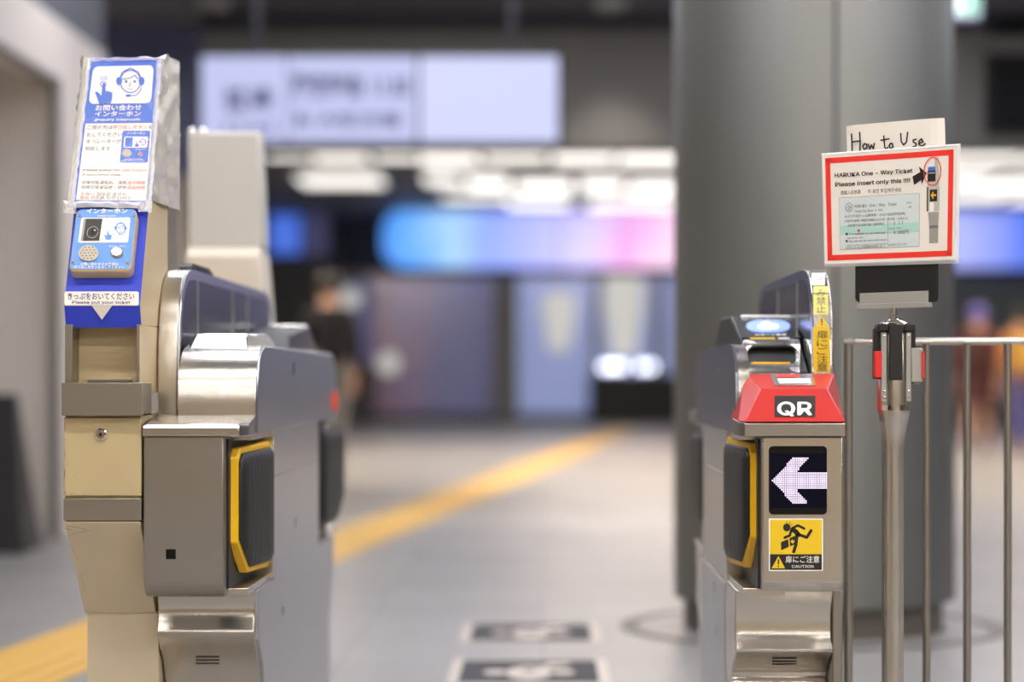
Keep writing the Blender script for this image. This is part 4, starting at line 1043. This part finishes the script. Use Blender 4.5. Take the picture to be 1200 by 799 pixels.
# ------------------------------------------------ far hall: ceiling lights
def panel(x0, x1, y, w, lab, m='lampwhite'):
    t = thing('ceiling_light_panel', ((x0+x1)/2, y, FCZ), lab, 'ceiling light', 'bright ceiling panels of the far hall')
    b = MB(); b.box(x0-.03, x1+.03, y-w/2-.03, y+w/2+.03, FCZ-.05, FCZ, 'lamphousing'); b.build('housing', t)
    b = MB(); b.box(x0, x1, y-w/2, y+w/2, FCZ-.065, FCZ-.05, m); b.build('diffuser', t)
lab = 'bright white ceiling panel of the far hall beyond the gates'
for px0, px1, dd, w in ((312, 360, 30.6, .9), (366, 430, 31.0, 1.3), (438, 486, 30.8, 1.0), (492, 560, 31.2, 1.6), (566, 640, 30.9, 1.3), (648, 720, 31.1, 1.6), (726, 800, 31.2, 1.8), (806, 880, 31, 1.5),
                         (352, 448, 34.8, 1.6), (498, 540, 34.6, 1.4), (548, 596, 35.2, 2.2), (606, 670, 36.0, 2.4), (680, 730, 35.6, 2.2), (738, 800, 36.2, 2.6),
                         (520, 600, 38.0, .9), (596, 668, 39.4, 1.4), (690, 790, 39.6, 1.6),
                         (1060, 1130, 31.2, 1.6), (1138, 1200, 30.9, 1.4), (1206, 1290, 31.2, 1.6), (1085, 1160, 34.4, 2.0), (1166, 1240, 35.2, 2.0), (1100, 1180, 37.6, 1.8), (1190, 1270, 38.2, 1.8)):
    panel(X(px0, dd), X(px1, dd), dd, w, lab)

# ------------------------------------------------ far shops
M['shopsign'] = ramp_sign('lit_shop_sign', ((.02, '#3f86f0'), (.09, '#58a4ff'), (.15, '#a6d2ff'), (.22, '#8fa8ff'), (.29, '#b4b8ff'), (.36, '#cfc6ff'), (.42, '#eba6e4'), (.48, '#f6d2ec'), (.60, '#c8a8f4'), (.8, '#8f90ff'), (.88, '#b4bcff'), (1, '#5a7cf0')), 1.0, X(445, FAR), X(1240, FAR))
M['bluescreen'] = mat('blue_lit_screen', '#4a72e0', .3, emit=.75, ecol='#4f7cf0', var=.2, vscale=2)
M['window_lit'] = mat('lit_window_back', '#a9b4de', .5, emit=.58, ecol='#a3b0e6', var=.2, vscale=1)
M['window_dim'] = mat('dim_window_back', '#6d70a0', .5, emit=.16, ecol='#7377b4', var=.25, vscale=1.2)
M['display_back'] = mat('dim_display_back', '#6d736c', .6, emit=.09, ecol='#7a8078', var=.2, vscale=1)  # slight glow put in to lift the dark display backs
M['shade'] = mat('pale_glow', '#77756e', .5, emit=.6, ecol='#f2f0ea')
M['bulb'] = mat('display_bulb', '#ffffff', .4, emit=5, ecol='#e8ecff')
M['shopgrey'] = mat('shop_pier', '#6d6c69', .5, var=.05, vscale=1)
M['poster'] = ramp_sign('shop_poster', ((0, '#7478b0'), (.4, '#8a7aa0'), (.6, '#a6708a'), (1, '#6a70b8')), .18, -4.5, -1.2)
sf = thing('storefront', (2, FAR, 0), 'far shop front with long blue to pink lit sign over bright windows', 'shop front')
b = MB(); b.box(X(440, FAR), X(1330, FAR), FAR+.0, FAR+.5, Z(250, FAR)+.0, FCZ-.005, 'far_wall'); b.box(X(440, FAR), X(1330, FAR), FAR, FAR+.5, Z(322, FAR), Z(314, FAR), 'frame'); b.build('fascia', sf)
b = MB(); x0, x1 = X(449, FAR), X(1240, FAR); z0, z1 = Z(314, FAR), Z(247, FAR)
b.prism([(x, FAR-.16, z) for x, z in rr(x0, z0, x1, z1, .42, 6)], (0, .18, 0), 'shopsign'); b.build('lit_sign', sf, bevel=.02)
for x0, x1 in ((392, 428), (578, 606), (696, 704), (768, 776), (800, 830), (905, 935), (1060, 1118)):
    b = MB(); b.box(X(x0, FAR), X(x1, FAR), FAR, FAR+.35, 0, Z(316, FAR), 'shopgrey'); b.build('pier', sf, bevel=.01)
for x0, x1, m in ((428, 578, 'poster'), (606, 696, 'window_lit'), (704, 768, 'window_lit'), (776, 800, 'window_lit'), (830, 905, 'window_lit'), (935, 1060, 'window_dim'), (1118, 1330, 'display_back')):
    b = MB(); b.box(X(x0, FAR), X(x1, FAR), FAR+1.1, FAR+1.15, .15, Z(322, FAR), m); w_ = b.build('window_back', sf)
    b = MB(); b.box(X(x0, FAR), X(x1, FAR), FAR+.14, FAR+.15, .15, Z(322, FAR), 'glass'); b.build('pane', w_)
    b = MB(); b.box(X(x0, FAR), X(x1, FAR), FAR+.05, FAR+1.15, 0, .16, 'far_wall'); b.build('stall_riser', sf)
for px, py0, py1, r, lab in ((655, 345, 412, 20, 'pale tapered mannequin-like form, given a glow, before the far shop window, left one'), (731, 325, 418, 24, 'pale tapered mannequin-like form, given a glow, before the far shop window, right one')):
    d = FAR-.62; x = X(px, d); R = r*d/FPX  # mannequin-like display shapes, built as hanging shades with an added glow
    b = MB(); b.lathe((x, d, 0), [(R*.55, Z(py1, d)), (R*.8, Z((py0+py1)/2+10, d)), (R, Z((py0+py1)/2-14, d)), (R*.95, Z(py0, d)), (.05, Z(py0-3, d))], 'shade', seg=24)
    b.tube((x, d, Z(py0, d)), (x, d, FCZ), .012, m='frame'); tag(b.build('pale_display_form'), lab, 'lamp', 'pale glowing forms before the shop window')
for i, px in enumerate((709, 718, 728, 752, 763)):
    d = FAR-1.1; c = (X(px, d), d, 1.06+.0)
    t = thing('display_lamp', (c[0], c[1], 1.0), 'tiny bright lamp on the dark counter before the far shop window', 'lamp', 'lamps on the far shop counter')
    b = MB(); b.lathe((c[0], c[1], .93), [(.05, 0), (.05, .01), (.012, .02), (.012, .08)], 'frame', seg=12); b.build('stand', t)
    b = MB(); b.ball(c, .07, 'bulb'); b.build('bulb', t)
ct = MB(); d0 = FAR-1.4; ct.box(X(690, FAR-1), X(800, FAR-1), d0, d0+.6, 0, .90, 'frame'); ct.box(X(688, FAR-1), X(802, FAR-1), d0-.03, d0+.63, .90, .932, 'far_wall')
tag(ct.build('shop_counter', bevel=.01), 'dark counter carrying small lamps before the far shop', 'counter')
ls = thing('dark_storefront', (-5, FAR, 0), 'dark far shop with blue screen, left of the blue sign', 'shop front')
b = MB(); b.box(-13, X(391, FAR), FAR+.3, FAR+.6, 0, FCZ-.005, 'far_wall'); b.build('wall_panel', ls)
b = MB(); b.box(X(314, FAR), X(350, FAR), FAR+.2, FAR+.3, Z(296, FAR), Z(252, FAR), 'bluescreen'); b.box(X(354, FAR), X(382, FAR), FAR+.2, FAR+.3, Z(298, FAR), Z(250, FAR), 'window_dim'); b.build('blue_screen', ls)
b = MB(); b.box(X(405, FAR), X(436, FAR), FAR-.3, FAR-.1, Z(425, FAR), Z(330, FAR), 'window_dim'); b.box(X(400, FAR), X(440, FAR), FAR-.35, FAR-.05, 0, Z(425, FAR), 'far_wall'); tag(b.build('showcase'), 'dim bluish showcase standing before the far shops, beyond the left gate', 'showcase')
for px, py in ((410, 350), (455, 426)):
    d = FAR-.75; b = MB(); b.ball((X(px, d), d, Z(py, d)), .2, 'shade'); b.tube((X(px, d), d, Z(py, d)), (X(px, d), d, 0), .015, m='frame')
    tag(b.build('globe_lamp'), 'soft white globe lamp %s far dark shop' % ('on a tall pole before the' if py < 400 else 'on a low pole before the'), 'lamp')
# dark board leaning in the alcove
b = MB(); d = 10.7
b.loft([[(-2.86, d-.02, 0), (X(28, d), d-.02, 0), (X(28, d), d+.42, 0), (-2.86, d+.42, 0)], [(-2.84, d+.17, Z(462, d)), (X(9, d), d+.17, Z(462, d)), (X(9, d), d+.22, Z(462, d)), (-2.84, d+.22, Z(462, d))]], 'matt_black')
tag(b.build('standing_board', bevel=.01), 'dark standing board in the alcove by the left wall', 'board')

# ------------------------------------------------ people far down the concourse
M['skin'] = mat('skin', '#d8a98c', .5); M['hair'] = mat('dark_hair', '#1c1715', .5, var=.2, vscale=40)
def skin_mesh(name, pts, edges, m, parent, sub=2, root=0):
    me = bpy.data.meshes.new(name); me.from_pydata([p[:3] for p in pts], edges, [])
    o = bpy.data.objects.new(name, me); COL.objects.link(o); o.parent = parent
    s = o.modifiers.new('skin', 'SKIN'); s.use_smooth_shade = True
    for i, p in enumerate(pts):
        r = p[3]; v = me.skin_vertices[0].data[i]; v.radius = (r, r*(p[4] if len(p) > 4 else 1)); v.use_root = (i == root)
    sb = o.modifiers.new('subsurf', 'SUBSURF'); sb.levels = sb.render_levels = sub
    bpy.context.view_layer.update()
    me2 = bpy.data.meshes.new_from_object(o.evaluated_get(bpy.context.evaluated_depsgraph_get()))
    o.modifiers.clear(); o.data = me2; bpy.data.meshes.remove(me); me2.name = name
    me2.materials.clear(); me2.materials.append(M[m] if isinstance(m, str) else m)
    return o
def person(x, y, rz, H, coat, legs, shoe, label, bag=None, skirt=False, cap=None):
    k = H/1.7
    t = bpy.data.objects.new('person', None); COL.objects.link(t); t.location = (x, y, 0); t.rotation_euler = (0, 0, rz); t.scale = (k, k, k)
    tag(t, label, 'person', 'people walking in the far hall')
    P = [(0, 0, .93, .13, .8), (0, 0, 1.12, .12, .8), (0, .01, 1.32, .15, .75), (0, 0, 1.45, .08), (0, -.01, 1.52, .055), (0, -.03, 1.60, .085, 1.1), (0, -.025, 1.67, .07)]
    E = [(i, i+1) for i in range(6)]
    def arm(s, bend):
        n = len(P); P.extend([(s*.17, .01, 1.39, .055), (s*.23, .03, 1.12, .042), (s*.24, -.06-bend, .90, .032), (s*.24, -.09-bend, .84, .03), (s*.24, -.10-bend, .79, .028)])
        E.extend([(2, n), (n, n+1), (n+1, n+2), (n+2, n+3), (n+3, n+4)])
        for i, (dx, L) in enumerate(((-.024, .06), (-.008, .075), (.008, .07), (.024, .055))):
            q = len(P); P.extend([(s*.24+dx, -.11-bend, .755, .009), (s*.24+dx, -.12-bend, .755-L*.6, .008), (s*.24+dx*.9, -.11-bend, .755-L, .007)]); E.extend([(n+4, q), (q, q+1), (q+1, q+2)])
        q = len(P); P.extend([(s*.215, -.135-bend, .80, .010), (s*.21, -.155-bend, .765, .008)]); E.extend([(n+3, q), (q, q+1)])
    arm(-1, .0); arm(1, .04)
    step = .12
    for s, st in ((-1, step), (1, -step)):
        n = len(P); P.extend([(s*.09, 0, .86, .10), (s*.095, -st*.6, .48, .062), (s*.095, st*.2+ (.05 if st < 0 else -.16*0), .09, .042), (s*.10, st*.2-.10, .045, .038), (s*.10, st*.2-.17, .035, .028)])
        P[n+2] = (s*.095, -st*.8+.02, .09, .042); P[n+3] = (s*.10, -st*.8-.09, .045, .038); P[n+4] = (s*.10, -st*.8-.16, .038, .03)
        E.extend([(0, n), (n, n+1), (n+1, n+2), (n+2, n+3), (n+3, n+4)])
    skin_mesh('body', P, E, 'skin', t)
    q = lambda idx, g: [(*P[i][:3], P[i][3]*g[j] if isinstance(g, (list, tuple)) else P[i][3]*g, P[i][4] if len(P[i]) > 4 else 1) for j, i in enumerate(idx)]
    a0 = 7; a1 = a0+5+12+2; 
    C = q([0, 1, 2], (1.18, 1.2, 1.14)) + [(0, 0, 1.44, .085)] + q([a0, a0+1, a0+2], 1.28) + q([a1, a1+1, a1+2], 1.28) + [(0, 0, .80, .155, .85)]
    skin_mesh('coat', C, [(0, 1), (1, 2), (2, 3), (2, 4), (4, 5), (5, 6), (2, 7), (7, 8), (8, 9), (0, 10)], coat, t)
    l0 = a1+5+12+2; l1 = l0+5
    L = q([0], 1.08) + q([l0, l0+1, l0+2], (1.14, 1.22, 1.3)) + q([l1, l1+1, l1+2], (1.14, 1.22, 1.3))
    if skirt:
        b = MB(); b.lathe_scaled((0, 0, 0), [(.26, .56), (.25, .62), (.19, .86), (.15, 1.0)], legs, 24, 1, .8, 1); o = b.build('skirt'); o.parent = t
    else: skin_mesh('trousers', L, [(0, 1), (1, 2), (2, 3), (0, 4), (4, 5), (5, 6)], legs, t)
    for l in (l0, l1): skin_mesh('shoe', q([l+2, l+3, l+4], (1.2, 1.2, 1.25)), [(0, 1), (1, 2)], shoe, t, 1)
    hm = cap or 'hair'
    b = MB(); b.ball((0, -.005, 1.645), .108, hm, 20, 12, .95, 1.08, .95); hh = b.build('hair'); hh.parent = t
    me = hh.data
    for v in me.vertices:                                              # hair line: open at the face
        if v.co.y < -.04 and v.co.z < 1.66: v.co.y = -.02
    b = MB()
    for s in (-1, 1): b.ball((s*.032, -.112, 1.605), .011, 'black', 8, 6)
    b.ball((0, -.125, 1.58), .014, 'skin', 8, 6, .8, 1, 1.4); b.box(-.02, .02, -.113, -.105, 1.545, 1.551, 'redink')
    for s in (-1, 1): b.ball((s*.086, -.02, 1.59), .02, 'skin', 8, 6, .5, 1, 1.4)
    o = b.build('face'); o.parent = t
    if bag:
        b = MB(); b.box(-.15, .15, .13, .29, 1.0, 1.42, bag); o = b.build('backpack', bevel=.05, seg=3); o.parent = t
    return t
cm = lambda n, c: mat(n, c, .8, var=.12, vscale=9)
person(X(386, 19.5), 19.5, math.radians(200), 1.74, cm('black_coat', '#17161a'), cm('grey_trousers', '#85827f'), cm('dark_shoe', '#2a2726'), 'person in black coat and grey trousers with a dark backpack, standing beyond the left gate', bag=cm('black_bag', '#121114'))
person(X(1146, 26), 26, math.radians(160), 1.66, cm('maroon_jacket', '#7a3a3c'), cm('dark_maroon_skirt', '#4a2220'), cm('brown_shoe', '#6b5a4c'), 'person in maroon jacket and dark skirt with blue violet hat, behind the railing', bag=cm('brown_bag', '#4a2a24'), skirt=True, cap=cm('violet_hat', '#7a74c8'))
person(X(1196, 25), 25, math.radians(185), 1.60, cm('orange_jacket', '#c98a52'), cm('blue_trousers', '#5a5a92'), cm('tan_shoe', '#a08058'), 'person in orange jacket and blue trousers, behind the last railing bars', bag=cm('yellow_bag', '#c79a3c'))

# ================================================================== light and camera
w = bpy.data.worlds.new('world'); SC.world = w; w.use_nodes = True
w.node_tree.nodes['Background'].inputs['Color'].default_value = (.55, .58, .66, 1); w.node_tree.nodes['Background'].inputs['Strength'].default_value = .3
def area(name, loc, rot, sx, sy, power, col):
    l = bpy.data.lights.new(name, 'AREA'); l.shape = 'RECTANGLE'; l.size = sx; l.size_y = sy; l.energy = power; l.color = col
    o = bpy.data.objects.new(name, l); COL.objects.link(o); o.location = loc; o.rotation_euler = rot; return o
sp = bpy.data.lights.new('wall_spot', 'SPOT'); sp.energy = 60; sp.spot_size = math.radians(60); sp.spot_blend = 1; sp.color = (1, .95, .88); sp.shadow_soft_size = .05
o = bpy.data.objects.new('wall_spot', sp); COL.objects.link(o); o.location = (X(722, 15.2), 15.2, CZ-.1); o.rotation_euler = (math.radians(32), 0, 0)
cam = bpy.data.cameras.new('camera'); co = bpy.data.objects.new('camera', cam); COL.objects.link(co)
co.location = (0, 0, EYE); co.rotation_euler = (math.radians(90), 0, 0)
cam.sensor_width = 36; cam.lens = FPX/1200*36; cam.shift_x = -(VX-600)/1200; cam.shift_y = (VY-399.5)/1200
cam.clip_start = .05; cam.clip_end = 200
cam.dof.use_dof = True; cam.dof.focus_distance = 4.17; cam.dof.aperture_fstop = 1.45; cam.dof.aperture_blades = 0
SC.camera = co
SC.view_settings.view_transform = 'Standard'; SC.view_settings.look = 'None'; SC.view_settings.gamma = 1; SC.view_settings.use_curve_mapping = False
SC.view_settings.exposure = 0.0
SC.cycles.use_denoising = True
SC.cycles.max_bounces = 8; SC.cycles.transparent_max_bounces = 16
SC.cycles.sample_clamp_indirect = 6
